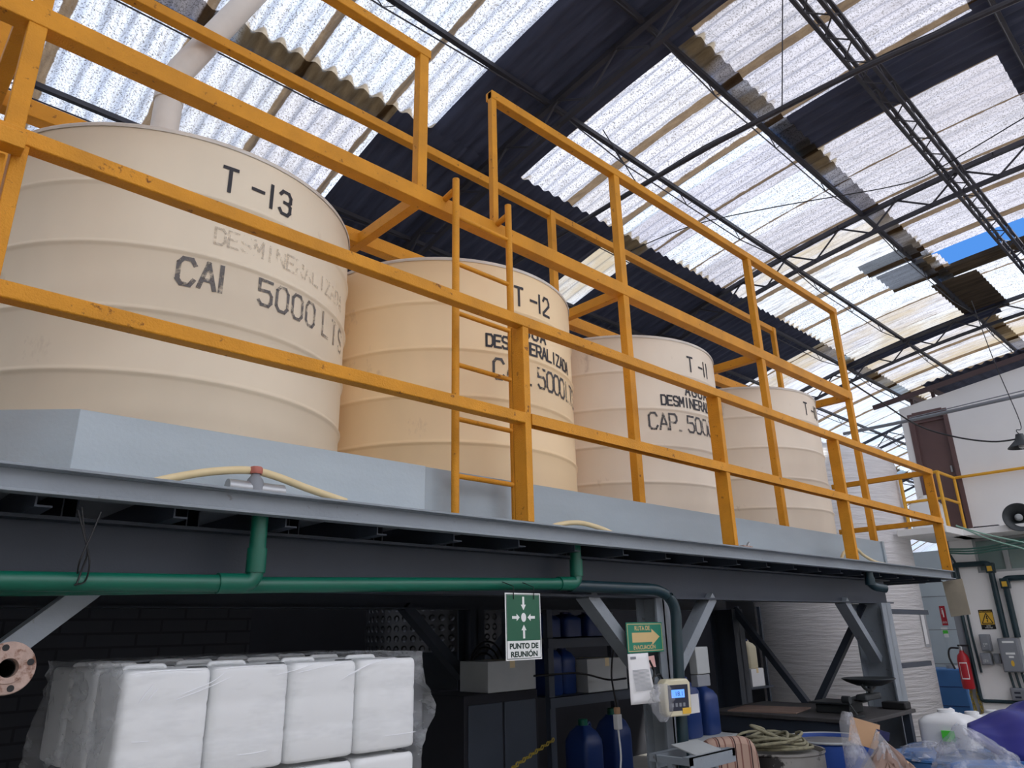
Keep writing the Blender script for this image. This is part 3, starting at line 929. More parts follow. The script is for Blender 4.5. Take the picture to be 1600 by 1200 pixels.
# ladder up to the walkway
t = thing('ladder', (2.52, 0.235, DZ), 'yellow tubular ladder standing beside the first railing post, in front of tank T-12', 'ladder')
LX0, LX1, LY = 2.312, 2.732, 0.235
for x in (LX0, LX1):
    MB().tube([(x, LY, DZ), (x, LY, 4.18)], 0.021, 14).build('stile', YL, t)
    MB().tube([(x - 0.005, LY + 0.015, 4.105), (x - 0.005, 0.332, 4.09)], 0.019, 10).build('bracket', YL, t)
for k in range(6):
    z = 2.411 + k * 0.304
    MB().tube([(LX0, LY, z), (LX1, LY, z)], 0.0135, 12).build('rung', YL, t)

# ================================================================ ON AND UNDER THE PLATFORM
# hoses and valve lying on the platform edge
def hose(pts, r, label):
    o = MB().tube(smoothpath(pts, 10), r, 12).build('hose', MT['hose'])
    return tag(o, label, 'hose', 'cream hoses on the platform edge')
def on(px, py, y): return at(px, py, y=y)
hose([on(215, 760, 0.19), on(262, 748, 0.18), on(330, 737, 0.17), on(390, 735, 0.17), on(430, 744, 0.17), on(480, 763, 0.18), on(540, 784, 0.19)], 0.0155,
     'cream hose arching over a red-handled valve on the platform edge')
hose([on(845, 832, 0.19), on(872, 820, 0.17), on(905, 817, 0.16), on(940, 826, 0.17), on(965, 838, 0.19)], 0.014,
     'cream hose loop low on the platform edge, right of the ladder')
hose([on(1313, 878, 0.19), on(1320, 862, 0.17), on(1335, 856, 0.17), on(1350, 868, 0.16), on(1368, 878, 0.15), on(1385, 882, 0.14)], 0.014,
     'short cream hose behind the second last railing post')
vb = on(398, 760, 0.16)
t = thing('valve', (vb.x, vb.y, DZ), 'small valve with faded red cap under the arching cream hose', 'valve')
zc = DZ + 0.05
MB().lathe([(0.036, -0.05), (0.036, 0.0), (0.030, 0.02), (0.020, 0.034), (0.016, 0.044)], (vb.x, vb.y, zc), 24).build('valve_body', MT['box_grey'], t)
MB().lathe([(0.024, 0.044), (0.026, 0.050), (0.026, 0.066), (0.022, 0.072)], (vb.x, vb.y, zc), 10).build('handle_cap', MT['red_plastic'], t)
MB().tube([(vb.x - 0.11, vb.y, DZ + 0.032), (vb.x + 0.12, vb.y, DZ + 0.032)], 0.03, 18).build('valve_pipe', MT['metal'], t)
g = on(1165, 848, 0.12)
t = thing('pipe_clamp', (g.x, g.y, DZ), 'small rusty clamp lying on the platform beside the third railing post', 'clamp')
MB().box((g.x, g.y, DZ + 0.015), (0.13, 0.04, 0.03)).build('clamp_body', MT['rust'], t, bevel=0.006)
MB().tube([(g.x + 0.02, g.y, DZ + 0.03), (g.x + 0.05, g.y, DZ + 0.055)], 0.01, 8).build('bolt', MT['metal'], t)

# green pipes under the platform
def pipe_thing(pts, r, m, label, cr, sockets=(), nm='green_pipe'):
    t = thing(nm, pts[0], label, 'pipe')
    MB().tube(elbow(pts, cr), r, 18).build('pipe_run', m, t)
    for a, b in sockets:
        MB().tube([a, b], r * 1.18, 18).build('socket', m, t)
    return t
y1 = 0.10
a = Vector((-1.5, y1, 1.80)); b = Vector((1.235, y1, 1.843)); c = Vector((1.235, y1, DZ - 0.02))
pipe_thing([a, b, c], 0.031, MT['green_pipe'], 'upper green pipe turning up through the platform at the left', 0.05,
           [(b - Vector((0.14, 0, 0.0015)), b - Vector((0.04, 0, 0))), (b + Vector((0, 0, 0.04)), b + Vector((0, 0, 0.13)))])
y2 = 0.165
a = Vector((-1.5, y2, 1.765)); b = Vector((3.125, y2, 1.895)); c = Vector((3.125, y2, DZ - 0.02))
pipe_thing([a, b, c], 0.031, MT['green_pipe'], 'long lower green pipe turning up through the platform near the middle', 0.05,
           [(b - Vector((0.15, 0, 0.003)), b - Vector((0.04, 0, 0))), (b + Vector((0, 0, 0.04)), b + Vector((0, 0, 0.13)))])
d = on(905, 918, 0.22)
pipe_thing([Vector((d.x - 0.1, 0.20, 1.885)), on(1030, 921, 0.17), on(1055, 940, 0.15), on(1062, 1080, 0.15), Vector((on(1062, 1190, 0.15).x, 0.15, 0.0))], 0.034, MT['teal_dark'],
           'thick black pipe running down beside the column with the evacuation sign', 0.09, nm='black_pipe')
e0 = on(1362, 893, 0.03)
pipe_thing([Vector((e0.x, 0.06, DZ - 0.09)), Vector((e0.x, 0.06, DZ - 0.21)), Vector((e0.x + 0.12, -0.02, DZ - 0.235))], 0.036, MT['teal_dark'],
           'short dark drain elbow under the right end of the platform', 0.06,
           [(Vector((e0.x, 0.06, DZ - 0.14)), Vector((e0.x, 0.06, DZ - 0.20)))], nm='drain_elbow')
for i, pts in enumerate(([(128, 792), (132, 830), (137, 862), (128, 890), (120, 912)], [(122, 797), (135, 850), (140, 880), (133, 908), (116, 914)], [(158, 800), (142, 838), (125, 876), (121, 896)])):
    o = MB().tube(smoothpath([on(px, py, 0.055 - 0.01 * i if k < 3 else 0.066) for k, (px, py) in enumerate(pts)], 6), 0.003, 5).build('tie_wire', MT['cable'])
    tag(o, ['loose grey wire hanging over the green pipes at the left', 'dark wire loop round the green pipes at the left', 'thin wire slanting down to the green pipes at the left'][i], 'wire')

# rusty flange on a pipe stub at the left
fc = at(12, 1044, y=-0.22)
ax = (CAM - fc).normalized() * 0.5 + Vector((0.25, -1, 0.12)).normalized(); ax.normalize()
t = thing('pipe_flange', fc, 'round rusty pipe flange with bolt holes at the left edge', 'flange')
fl = MB(); N_ = 40
R0 = Vector((0, 0, 1)).rotation_difference(ax).to_matrix()
fl.lathe([(0.024, -0.02), (0.063, -0.02), (0.066, -0.017), (0.066, 0.0), (0.064, 0.003), (0.040, 0.003), (0.039, 0.006), (0.024, 0.006), (0.024, -0.02)], fc, N_, ax, capb=False, capt=False)
fl.build('flange_ring', MT['rust'], t)
MB().lathe([(0.024, -0.45), (0.024, -0.02), (0.022, -0.02), (0.022, -0.44)], fc, 24, ax, capb=True, capt=False).build('pipe_stub', MT['black'], t)
for k in range(4):
    an = 0.35 + k * PI / 2
    p = fc + R0 @ Vector((0.052 * math.cos(an), 0.052 * math.sin(an), 0.0032))
    MB().lathe([(0.0085, 0), (0.0085, 0.001), (0, 0.001)], p, 14, ax, capt=False).build('bolt_hole', MT['black'], t)

# shrink-wrapped stack of white jerrycans
CW, CDp, CH = 0.283, 0.30, 0.345
SX0, SY0, SZT = 0.795, 0.0, 1.572
def jerrycan_proto(x, y, z):
    t = thing('jerrycan', (x, y, z), 'white jerrycan', 'jerrycan', 'white jerrycans shrink-wrapped on a pallet')
    b = MB()
    def sec(u, v):
        a = 2 * PI * u
        # rounded-square section, pulled in at base and shoulder
        e = 0.2
        cx_, cy_ = math.cos(a), math.sin(a)
        sx = math.copysign(abs(cx_) ** e, cx_); sy = math.copysign(abs(cy_) ** e, cy_)
        prof = [(0.0, 0.90), (0.015, 0.965), (0.04, 0.988), (0.3, 0.99), (0.34, 0.978), (0.38, 0.99), (0.62, 0.99), (0.66, 0.978), (0.70, 0.99), (0.93, 0.99), (0.97, 0.975), (0.99, 0.945), (1.0, 0.90)]
        k = min(int(round(v * 12)), 12)
        h, s = prof[k]
        return Vector((x + sx * CW / 2 * s, y + sy * CDp / 2 * s, z + h * (CH - 0.012)))
    b.grid(sec, 48, 12, closed_u=True)
    b.face([sec(i / 48, 1.0) for i in range(48)])
    b.face([sec(i / 48, 0.0) for i in range(48)][::-1])
    b.build('can_body', MT['jug_white'], t, smooth=60)
    MB().lathe([(0.034, 0), (0.034, 0.018), (0.030, 0.022), (0, 0.022)], (x + CW * 0.36, y - CDp * 0.32, z + CH - 0.03), 20, capt=False).build('cap', MT['cap_dark'], t)
    MB().tube(elbow([(x - 0.09, y + 0.03, z + CH - 0.022), (x - 0.09, y + 0.03, z + CH - 0.004), (x + 0.04, y + 0.03, z + CH - 0.004), (x + 0.04, y + 0.03, z + CH - 0.022)], 0.012, 3), 0.008, 8).build('handle', MT['jug_white'], t)
    return t
z_top = SZT - CH
pos_word = ['left end', 'second from left', 'third from left', 'right end']
row_word = ['front row', 'middle row', 'back row']
proto = None
for lay in range(2):
    for j in range(3):
        if lay == 1 and j > 0: break
        for i in range(4):
            p = (SX0 + CW * (i + 0.5), SY0 + CDp * (j + 0.5) + 0.002, z_top - lay * (CH + 0.006))
            lb = 'white jerrycan in the wrapped stack, %s layer, %s, %s' % ('top' if lay == 0 else 'lower', row_word[j], pos_word[i])
            if proto is None:
                proto = jerrycan_proto(*p); proto['label'] = lb
            else:
                dup(proto, p, lb)
# the film: a loose skin round the stack
SX1, SY1 = SX0 + 4 * CW, SY0 + 3 * CDp
def film_pt(a, zz, off):
    per = [(SX0 - off, SY1 + off), (SX0 - off, SY0 - off), (SX1 + off, SY0 - off), (SX1 + off, SY1 + off)]
    return per
def rnd(u, v, k=0.0):
    from mathutils import noise
    return noise.noise(Vector((u * 3.1 + k, v * 3.7 - k, k * 1.7)))
def film_front(u, v):
    x = SX0 - 0.012 + (SX1 - SX0 + 0.024) * u
    return Vector((x, SY0 - 0.008 - 0.004 * rnd(u * 6, v * 2), 0.95 + (SZT + 0.012 - 0.95) * v))
t = thing('stretch_film', (SX0, SY0, 1.0), 'clear stretch film wrapped over the stack of white jerrycans', 'film')
MB().grid(film_front, 40, 14).build('front_film', MT['film'], t, smooth=60)
MB().grid(lambda u, v: Vector((SX0 - 0.012 + (SX1 - SX0 + 0.024) * u, SY0 - 0.008 + (SY1 - SY0) * v, SZT + 0.014 + 0.006 * rnd(u * 8, v * 6, 1))), 30, 14).build('top_film', MT['film_side'], t, smooth=60)
def film_right(u, v):
    z = 0.95 + (SZT + 0.012 - 0.95) * v
    w = abs(z - 1.22)
    bulge = 0.012 + 0.075 * max(0, math.exp(-((z - 1.36) / 0.09) ** 2)) * (0.4 + 0.6 * math.cos(u * 2.2) ** 2) + 0.012 * rnd(u * 7, v * 9, 2)
    return Vector((SX1 + bulge, SY0 - 0.008 + (SY1 - SY0) * u, z))
MB().grid(film_right, 24, 30).build('side_film', MT['film_side'], t, smooth=60)
def film_left(u, v):
    z = 0.95 + (SZT + 0.012 - 0.95) * v
    b = 0.015 + 0.05 * math.sin(PI * min(1, v * 1.3)) * (0.5 + 0.5 * math.sin(u * 5 + v * 4)) + 0.02 * rnd(u * 9, v * 6, 3)
    return Vector((SX0 - b, SY0 - 0.008 + (SY1 - SY0) * u, z))
MB().grid(film_left, 24, 24).build('side_film', MT['film_side'], t, smooth=60)

# thin white strands laid on as painted glints along the film's creases
MT['crease'] = M('film_glint_white', (244, 246, 250), 0.15, var=0.02)
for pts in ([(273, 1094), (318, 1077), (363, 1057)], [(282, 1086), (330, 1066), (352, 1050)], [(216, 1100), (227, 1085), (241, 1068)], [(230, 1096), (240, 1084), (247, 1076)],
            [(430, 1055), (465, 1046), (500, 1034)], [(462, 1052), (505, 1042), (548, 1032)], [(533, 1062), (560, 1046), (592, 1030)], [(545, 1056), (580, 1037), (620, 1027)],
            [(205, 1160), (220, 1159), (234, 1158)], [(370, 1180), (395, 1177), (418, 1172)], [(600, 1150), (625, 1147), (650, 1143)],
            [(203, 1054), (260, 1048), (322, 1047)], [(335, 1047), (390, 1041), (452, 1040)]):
    MB().tube(smoothpath([at(px, py, y=-0.013) for px, py in pts], 5), [0.0004] + [0.0013] * 9 + [0.0004], 5).build('film_glint', MT['crease'], t, smooth=60)

# ================================================================ SIGNS ON THE PLATFORM FRAME
# PUNTO DE REUNION
sy = 0.075
TL, TRp, BL, BR = [at(px, py, y=sy) for px, py in ((786, 926), (841, 927), (791, 1033), (845, 1031))]
W, H = (TRp - TL).length, (TL - BL).length
sg = Plate((BL.x, sy, BL.z), Vector((1, 0, 0.0)), (0, 0, 1))
t = thing('safety_sign', BL, 'green and white PUNTO DE REUNIÓN sign hanging from the green pipe', 'sign')
k = 0.0032
mb = MB(); sg.rect(mb, 0, W, 0, H, -k, k); mb.build('board', MT['sign_white'], t, bevel=0.001)
mb = MB(); sg.rect(mb, 0.010, W - 0.010, H * 0.285, H - 0.010, 0, 0.0006); mb.build('green_field', MT['sign_green'], t)
mb = MB(); bw = 0.003; q0 = 0.006
sg.rect(mb, q0, W - q0, H - q0 - bw, H - q0, 0, 0.0005); sg.rect(mb, q0, W - q0, q0, q0 + bw, 0, 0.0005)
sg.rect(mb, q0, q0 + bw, q0, H - q0, 0, 0.0005); sg.rect(mb, W - q0 - bw, W - q0, q0, H - q0, 0, 0.0005)
mb.build('border_line', MT['sign_ink'], t)
mb = MB(); cx_, cz_ = W * 0.5, H * 0.63
sg.poly(mb, [(cx_ + 0.017 * math.cos(a * PI / 12), cz_ + 0.021 * math.sin(a * PI / 12)) for a in range(24)], 0.0008, 0.0006)
mb.build('dot', MT['sign_white'], t)
for ux, uz in ((1, 0), (-1, 0), (0, 1), (0, -1)):
    mb = MB()
    def q(a, b):  # a along inward axis from far, b across
        return (cx_ - ux * a - uz * b, cz_ - uz * a + ux * b) if True else None
    s_ = 1.25 if uz else 1.0
    tip, neck, tail = 0.027 * s_, 0.048 * s_, 0.078 * s_
    sg.poly(mb, [q(tip, 0), q(neck, 0.017), q(neck, 0.0065), q(tail, 0.0065), q(tail, -0.0065), q(neck, -0.0065), q(neck, -0.017)], 0.0008, 0.0006)
    mb.build('arrow', MT['sign_white'], t)
mb = MB(); sg.text(mb, 'PUNTO DE', W * 0.10, H * 0.165, W * 0.80, H * 0.085, 0.0008, 0.042); mb.build('wording', MT['sign_ink'], t, smooth=0)
mb = MB(); sg.text(mb, 'REUNIÓN', W * 0.13, H * 0.045, W * 0.74, H * 0.105, 0.0008, 0.042); mb.build('wording', MT['sign_ink'], t, smooth=0)
for a_ in (0.22, 0.80):
    MB().tube([sg.p(W * a_, H - 0.03, 0.004), sg.p(W * a_, H + 0.03, 0.004), Vector((TL.x + W * a_, y2 - 0.03, H + BL.z + 0.055))], 0.0022, 6).build('hanging_wire', MT['cable'], t)

# RUTA DE EVACUACION on the column
sy = 0.205
TL, TRp, BL, BR = [at(px, py, y=sy) for px, py in ((977, 973), (1033, 971), (983, 1021), (1037, 1019))]
W, H = TRp.x - TL.x, (TL - BL).length
sg = Plate((TL.x + 0.005, sy, BL.z), (1, 0, 0.0), (0, 0, 1))
t = thing('safety_sign', BL, 'green RUTA DE EVACUACIÓN sign with a cream arrow on the grey column', 'sign')
mb = MB(); sg.rect(mb, 0, W, 0, H, -0.004, 0.004); mb.build('board', MT['sign_teal'], t, bevel=0.001)
mb = MB(); e_ = 0.008; bw = 0.004
sg.rect(mb, e_, W - e_, H - e_ - bw, H - e_, 0, 0.0006); sg.rect(mb, e_, W - e_, e_, e_ + bw, 0, 0.0006)
sg.rect(mb, e_, e_ + bw, e_, H - e_, 0, 0.0006); sg.rect(mb, W - e_ - bw, W - e_, e_, H - e_, 0, 0.0006)
mb.build('border_line', MT['sign_cream'], t)
mb = MB(); sg.poly(mb, [(W * .14, H * .34), (W * .68, H * .34), (W * .68, H * .24), (W * .90, H * .51), (W * .68, H * .78), (W * .68, H * .66), (W * .14, H * .66)], 0, 0.0008)
mb.build('arrow', MT['sign_cream'], t)
mb = MB(); sg.text(mb, 'RUTA DE', W * .22, H * .73, W * .42, H * .15, 0.0008, 0.022); mb.build('wording', MT['sign_cream'], t, smooth=0)
mb = MB(); sg.text(mb, 'EVACUACIÓN', W * .16, H * .11, W * .60, H * .17, 0.0008, 0.022); mb.build('wording', MT['sign_cream'], t, smooth=0)

# paper list and pink note taped to the column
sy = 0.195
P = [at(px, py, y=sy) for px, py in ((980, 1022), (1012, 1020), (1020, 1098), (983, 1102))]
W, H = P[1].x - P[0].x, P[0].z - P[3].z
t = thing('paper_list', P[3], 'white printed paper list taped under the evacuation sign', 'paper')
def pap(u, v):
    return Vector((P[0].x + W * (u + 0.06 * (1 - v) * u), sy - 0.002 - 0.035 * (1 - v) ** 2 * u, P[3].z + H * v))
MB().grid(pap, 6, 10).build('sheet', MT['paper'], t, solid=0.0008)
mb = MB()
sg = Plate((P[0].x, sy - 0.006, P[3].z), (1, 0, 0), (0, 0, 1))
sg.rect(mb, W * .10, W * .36, H * .89, H * .94, 0, 0.0004); mb.build('printed_heading', MT['box_grey'], t)
for r_ in range(16):
    pass
mb = MB()
sg2 = Plate((P[0].x, sy - 0.020, P[3].z), (1, 0, 0), (0, 0, 1))
for r_ in range(17):
    zz = H * (.66 - .025 * r_)
    w_ = .78
    yy = sy - 0.0035 - 0.035 * (1 - zz / H) ** 2 * 0.9
    mb.ext(P[0].x + W * .16, P[0].x + W * (.16 + w_), yy - 0.0006, yy, P[3].z + zz, P[3].z + zz + H * .012)
mb.build('printed_table', MT['paper_grey'], t)
P2 = [at(px, py, y=0.218) for px, py in ((1011, 1026), (1022, 1024), (1025, 1042), (1013, 1043))]
o = MB().prism(P2, (0, 0.001, 0)).build('paper_note', MT['pink'])
tag(o, 'small pink paper note on the column beside the white list', 'paper')

# weighing indicator on the column, in its plastic bag
sy = 0.07
P = [at(px, py, y=sy) for px, py in ((1042, 1073), (1073, 1069), (1077, 1107), (1047, 1112))]
c_ = sum(P, Vector()) / 4
W, H = 0.19, 0.20
t = thing('weighing_indicator', (c_.x, 0.1, c_.z - H / 2), 'cream weighing indicator with lit blue screen fixed beside the column', 'scale')
fr = Vector((-0.30, -1, 0)).normalized()
rt = Vector((0, 0, 1)).cross(-fr).normalized() * -1
rt = Vector((-fr.y, fr.x, 0)); 
if rt.x < 0: rt = -rt
uu = (Vector((0, 0, 1)) + rt * 0.02).normalized()
sg = Plate(Vector((c_.x, sy, c_.z)) - rt * W / 2 - uu * H / 2, rt, uu)
mb = MB(); ch = 0.02
sg.poly(mb, [(ch, 0), (W - ch, 0), (W, ch), (W, H - ch), (W - ch, H), (ch, H), (0, H - ch), (0, ch)], -0.07, 0.07); mb.build('housing', MT['jug_aged'], t, bevel=0.008)
mb = MB(); sg.rect(mb, 0.022, W - 0.022, 0.03, H - 0.03, 0, 0.002); mb.build('bezel', MT['screen'], t, bevel=0.004)
mb = MB(); sg.rect(mb, 0.045, W - 0.05, H * .50, H * .72, 0.002, 0.001); mb.build('display', MT['lcd'], t)
mb = MB(); sg.text(mb, '18.1', 0.075, H * .55, 0.05, H * .12, 0.0034); mb.build('digits', MT['screen'], t, smooth=0)
for i_ in range(4):
    mb = MB(); sg.rect(mb, 0.04 + i_ * 0.028, 0.056 + i_ * 0.028, H * .26, H * .36, 0.002, 0.002); mb.build('key', MT['box_grey'], t)
mb = MB(); sg.rect(mb, W * .62, W * .94, H * .06, H * .22, 0.0022, 0.001); mb.build('yellow_label', MT['sign_yellow'], t)
MB().bar(Vector((c_.x + 0.05, 0.13, c_.z - 0.05)), Vector((4.0, 0.22, c_.z - 0.05)), 0.04, 0.04).build('bracket', MT['shade_grey'], t)
bc = at(1033, 1095, y=0.10)
def bagf(u, v):
    a = 2 * PI * u
    r = (0.03 + 0.07 * math.sin(PI * min(1, v * 0.9 + 0.1))) * (1 + 0.22 * rnd(u * 4, v * 5, 5))
    return Vector((bc.x + 0.01 + r * 1.0 * math.cos(a), bc.y + 0.5 * r * math.sin(a), bc.z + 0.09 - 0.20 * v))
o = MB().grid(bagf, 24, 14, closed_u=True).build('plastic_cover', MT['bag'], None, smooth=60)
tag(o, 'crumpled clear plastic cover pushed off the weighing indicator', 'plastic bag')

# pale enclosure beyond the column and blue jugs under it
def wallbox(name, pts, y, d, m, label, cat, bev=0.006):
    """box with front face through photo corners TL, BR on plane y"""
    A, B = at(*pts[0], y=y), at(*pts[1], y=y)
    o = MB().ext(A.x, B.x, y, y + d, B.z, A.z).build(name, m, None, bevel=bev)
    return tag(o, label, cat)
A, B = at(1073, 1012, y=0.30), at(1099, 1073, y=0.30)
t = thing('switch_box', (A.x, 0.3, B.z), 'pale grey switch box on the far side of the column', 'box')
mz = B.z + (A.z - B.z) * 0.30
MB().ext(A.x + 0.1, B.x + 0.1, 0.30, 0.36, mz + 0.003, A.z).build('cover', MT['frame_grey'], t, bevel=0.005)
MB().ext(A.x + 0.1, B.x + 0.1, 0.305, 0.36, B.z, mz).build('base', MT['box_grey'], t, bevel=0.005)

def drum_proto(name, c, r, h, m, label, cat, lid=None, group=None, rimm=None):
    t = thing(name, c, label, cat, group)
    MB().lathe([(r - 0.01, 0), (r, 0.012), (r, h * .32), (r + 0.012, h * .335), (r, h * .35), (r, h * .65), (r + 0.012, h * .665), (r, h * .68), (r, h - 0.02), (r + 0.008, h - 0.012), (r + 0.008, h), (r - 0.006, h), (r - 0.01, h - 0.03)],
               c, 48, capt=False).build('drum_body', m, t, smooth=40)
    MB().lathe([(r - 0.012, h - 0.03), (r - 0.03, h - 0.022), (0, h - 0.02)], c, 48, capb=False).build('lid', lid or m, t)
    return t
def jug(c, w, d, h, m, capm, label, group=None, name='plastic_jug'):
    """tapered rectangular jug with shoulder, neck cap and handle"""
    x, y, z = c
    t = thing(name, c, label, 'jug', group)
    prof = [(0.0, .90), (.03, 1.0), (.66, 1.0), (.74, .97), (.84, .74), (.90, .42), (.92, .36)]
    def f(u, v):
        a = 2 * PI * u; e = 0.38
        sx = math.copysign(abs(math.cos(a)) ** e, math.cos(a)); s_y = math.copysign(abs(math.sin(a)) ** e, math.sin(a))
        hh, s = prof[min(int(round(v * 6)), 6)]
        return Vector((x + sx * w / 2 * s, y + s_y * d / 2 * s, z + hh * h))
    b = MB().grid(f, 32, 6, closed_u=True)
    b.face([f(i / 32, 0.0) for i in range(32)][::-1]); b.face([f(i / 32, 1.0) for i in range(32)])
    b.build('jug_body', m, t, smooth=50)
    MB().lathe([(w * .17, 0), (w * .17, h * .07), (w * .15, h * .08), (0, h * .08)], (x, y, z + h * .92), 18, capt=False).build('cap', capm, t)
    MB().tube(smoothpath([(x + w * .14, y, z + h * .90), (x + w * .34, y, z + h * .94), (x + w * .42, y, z + h * .80)], 4), w * .05, 8).build('handle', m, t)
    return t
# two blue jugs on a little shelf beyond the column
A = at(1096, 1150, y=0.55)
t = thing('wall_shelf', (A.x, 0.55, A.z - 0.02), 'small pale shelf beyond the column holding two blue jugs', 'shelf')
MB().ext(A.x - 0.26, A.x + 0.26, 0.42, 0.78, A.z - 0.025, A.z).build('board', MT['frame_grey'], t)
for s in (-1, 1):
    MB().ext(A.x + s * 0.22 - 0.015, A.x + s * 0.22 + 0.015, 0.74, 0.78, 0, A.z - 0.025).build('leg', MT['shade_grey'], t)
jug((A.x - 0.12, 0.6, A.z), 0.20, 0.20, 0.40, MT['jug_blue'], MT['cap_navy'], 'blue jug with a white label on the pale shelf beyond the column')
jug((A.x + 0.12, 0.6, A.z), 0.18, 0.20, 0.34, MT['jug_blue'], MT['cap_navy'], 'smaller blue jug at the right on the pale shelf beyond the column')
lb = MB().ext(A.x - 0.19, A.x - 0.07, 0.497, 0.4985, A.z + 0.16, A.z + 0.28).build('label', MT['paper'], None)
lbo = [o for o in bpy.data.objects if o.name.startswith('plastic_jug')][0]
lb.parent = lbo; lb.location = lb.location - lbo.location

# ---------------------------------------------------------------- the dim store under the tanks
# dimpled steel vessel
VX, VY, VR = 4.62, 3.24, 0.74
t = thing('dimpled_vessel', (VX, VY, 0), 'dimpled stainless vessel in the dark behind the wrapped stack', 'vessel')
mb = MB()
uvs = []
def vess(u, v):
    a = 2 * PI * u
    return Vector((VX + VR * math.sin(a), VY - VR * math.cos(a), 1.50 + 0.60 * v))
mb.grid(vess, 64, 6)
o = mb.build('dimpled_shell', MT['dimple'], t, smooth=60)
uvl = o.data.uv_layers.new(name='UVMap')
for li, l_ in enumerate(o.data.loops):
    v_ = o.data.vertices[l_.vertex_index].co + Vector((VX, VY, 0))
    a = math.atan2(v_.x - VX, -(v_.y - VY))
    uvl.data[li].uv = (a * VR / 0.085, v_.z / 0.085)
MB().lathe([(0.12, 1.15), (VR - 0.1, 1.42), (VR - 0.02, 1.50)], (VX, VY, 0), 48, capt=False).build('cone_base', MT['shade_grey'], t)
for k in range(3):
    a = k * 2 * PI / 3 + 0.5
    MB().tube([(VX + 0.55 * math.cos(a), VY + 0.55 * math.sin(a), 0), (VX + 0.55 * math.cos(a), VY + 0.55 * math.sin(a), 1.42)], 0.035, 10).build('leg', MT['shade_grey'], t)

# slotted-angle shelving with boxes and blue jugs
SHY = 1.30
t = thing('slotted_shelving', (4.5, SHY, 0), 'dark slotted-angle shelving behind the column in the store', 'shelving')
xs0, xs1 = 4.08, 5.35
for x in (xs0, xs1):
    for y in (SHY, SHY + 0.45):
        MB().ext(x - 0.03, x + 0.03, y, y + 0.004, 0, 1.80).ext(x - 0.03, x - 0.026, y, y + 0.04, 0, 1.80).build('upright', MT['shade_grey'], t)
for z in (0.45, 1.20, 1.60):
    MB().ext(xs0 - 0.03, xs1 + 0.03, SHY - 0.01, SHY + 0.46, z - 0.005, z).ext(xs0 - 0.03, xs1 + 0.03, SHY - 0.01, SHY, z - 0.07, z).build('shelf_board', MT['shade_grey'], t)
def carton(x0, x1, y, d, z0, h, m, label):
    t = thing('carton', ((x0 + x1) / 2, y + d / 2, z0), label, 'box')
    MB().ext(x0, x1, y, y + d, z0, z0 + h).build('carton_body', m, t, bevel=0.004)
    MB().ext((x0 + x1) / 2 - 0.025, (x0 + x1) / 2 + 0.025, y - 0.001, y + d + 0.001, z0 + h * .75, z0 + h + 0.001).build('tape', MT['hose'], t)
carton(4.50, 4.98, SHY + 0.02, 0.30, 1.20, 0.24, MT['frame_grey'], 'grey carton on the dark shelving right of the meeting point sign')
jug((4.20, SHY + 0.16, 1.20), 0.17, 0.2, 0.36, MT['jug_blue'], MT['cap_navy'], 'dark blue jug left of the grey carton on the shelving')
jug((4.40, SHY + 0.20, 1.20), 0.16, 0.2, 0.34, MT['jug_blue'], MT['cap_navy'], 'dark blue jug pressed against the grey carton on the shelving')
for i_, (x, lb) in enumerate(((4.22, 'dark blue jug at the left on the top of the dim shelving'), (4.46, 'dark blue jug in the middle on the top of the dim shelving'), (4.72, 'dark blue jug at the right on the top of the dim shelving'))):
    jug((x, SHY + 0.2, 1.60), 0.20, 0.22, 0.19, MT['jug_blue'], MT['cap_navy'], lb)
jug((4.62, SHY + 0.2, 0.45), 0.22, 0.24, 0.55, MT['jug_blue'], MT['green_pipe'], 'tall dark jug on the lower shelf of the dim shelving')
jug((4.98, SHY + 0.2, 0.45), 0.22, 0.24, 0.60, MT['jug_blue'], MT['green_pipe'], 'tall dark jug at the right on the lower shelf')
t = thing('metal_cabinet', (3.6, 1.35, 0), 'grey cabinet with a pale top box in the dark left of the shelving', 'cabinet')
MB().ext(3.30, 3.98, 1.35, 1.8, 0, 1.26).build('cabinet_body', MT['store_shade'], t, bevel=0.005)
MB().ext(3.33, 3.63, 1.34, 1.35, 0.08, 1.2).build('cabinet_door', MT['shade_grey'], t, bevel=0.003)
MB().ext(3.65, 3.95, 1.34, 1.35, 0.08, 1.2).build('cabinet_door', MT['shade_grey'], t, bevel=0.003)
carton(3.52, 3.98, 1.36, 0.3, 1.262, 0.20, MT['frame_grey'], 'grey carton on the dark cabinet under the meeting point sign')
# cable coil and extension cord
o = MB()
cc = at(756, 1055, y=1.95)
for k in range(3):
    r = 0.14 + 0.02 * k
    o.tube([cc + Vector((r * math.cos(a * PI / 16), -0.02 * k, 1.15 * r * math.sin(a * PI / 16) + 0.02 * k)) for a in range(33)], 0.008, 6)
tag(o.build('cable_coil', MT['cable']), 'coil of black cable hung on the rear column knee brace', 'cable')
cable('hanging_cable', [at(745, 1050, y=1.9), at(790, 1058, y=1.6), at(850, 1055, y=1.3), at(905, 1052, y=1.24), at(950, 1062, y=1.2), at(978, 1060, y=0.8)], 0.007, MT['cable'], 'black cord slung across the store from the cable coil')
tpl = at(966, 1140, y=0.6)
t = thing('extension_plug', tpl, 'white cord with a socket plug hanging left of the column', 'plug')
MB().ext(tpl.x - 0.022, tpl.x + 0.022, 0.58, 0.62, tpl.z, tpl.z + 0.09).build('socket_body', MT['jug_white'], t, bevel=0.006)
MB().ext(tpl.x - 0.018, tpl.x + 0.018, 0.585, 0.615, tpl.z + 0.09, tpl.z + 0.13).build('plug_body', MT['card_light'], t, bevel=0.006)
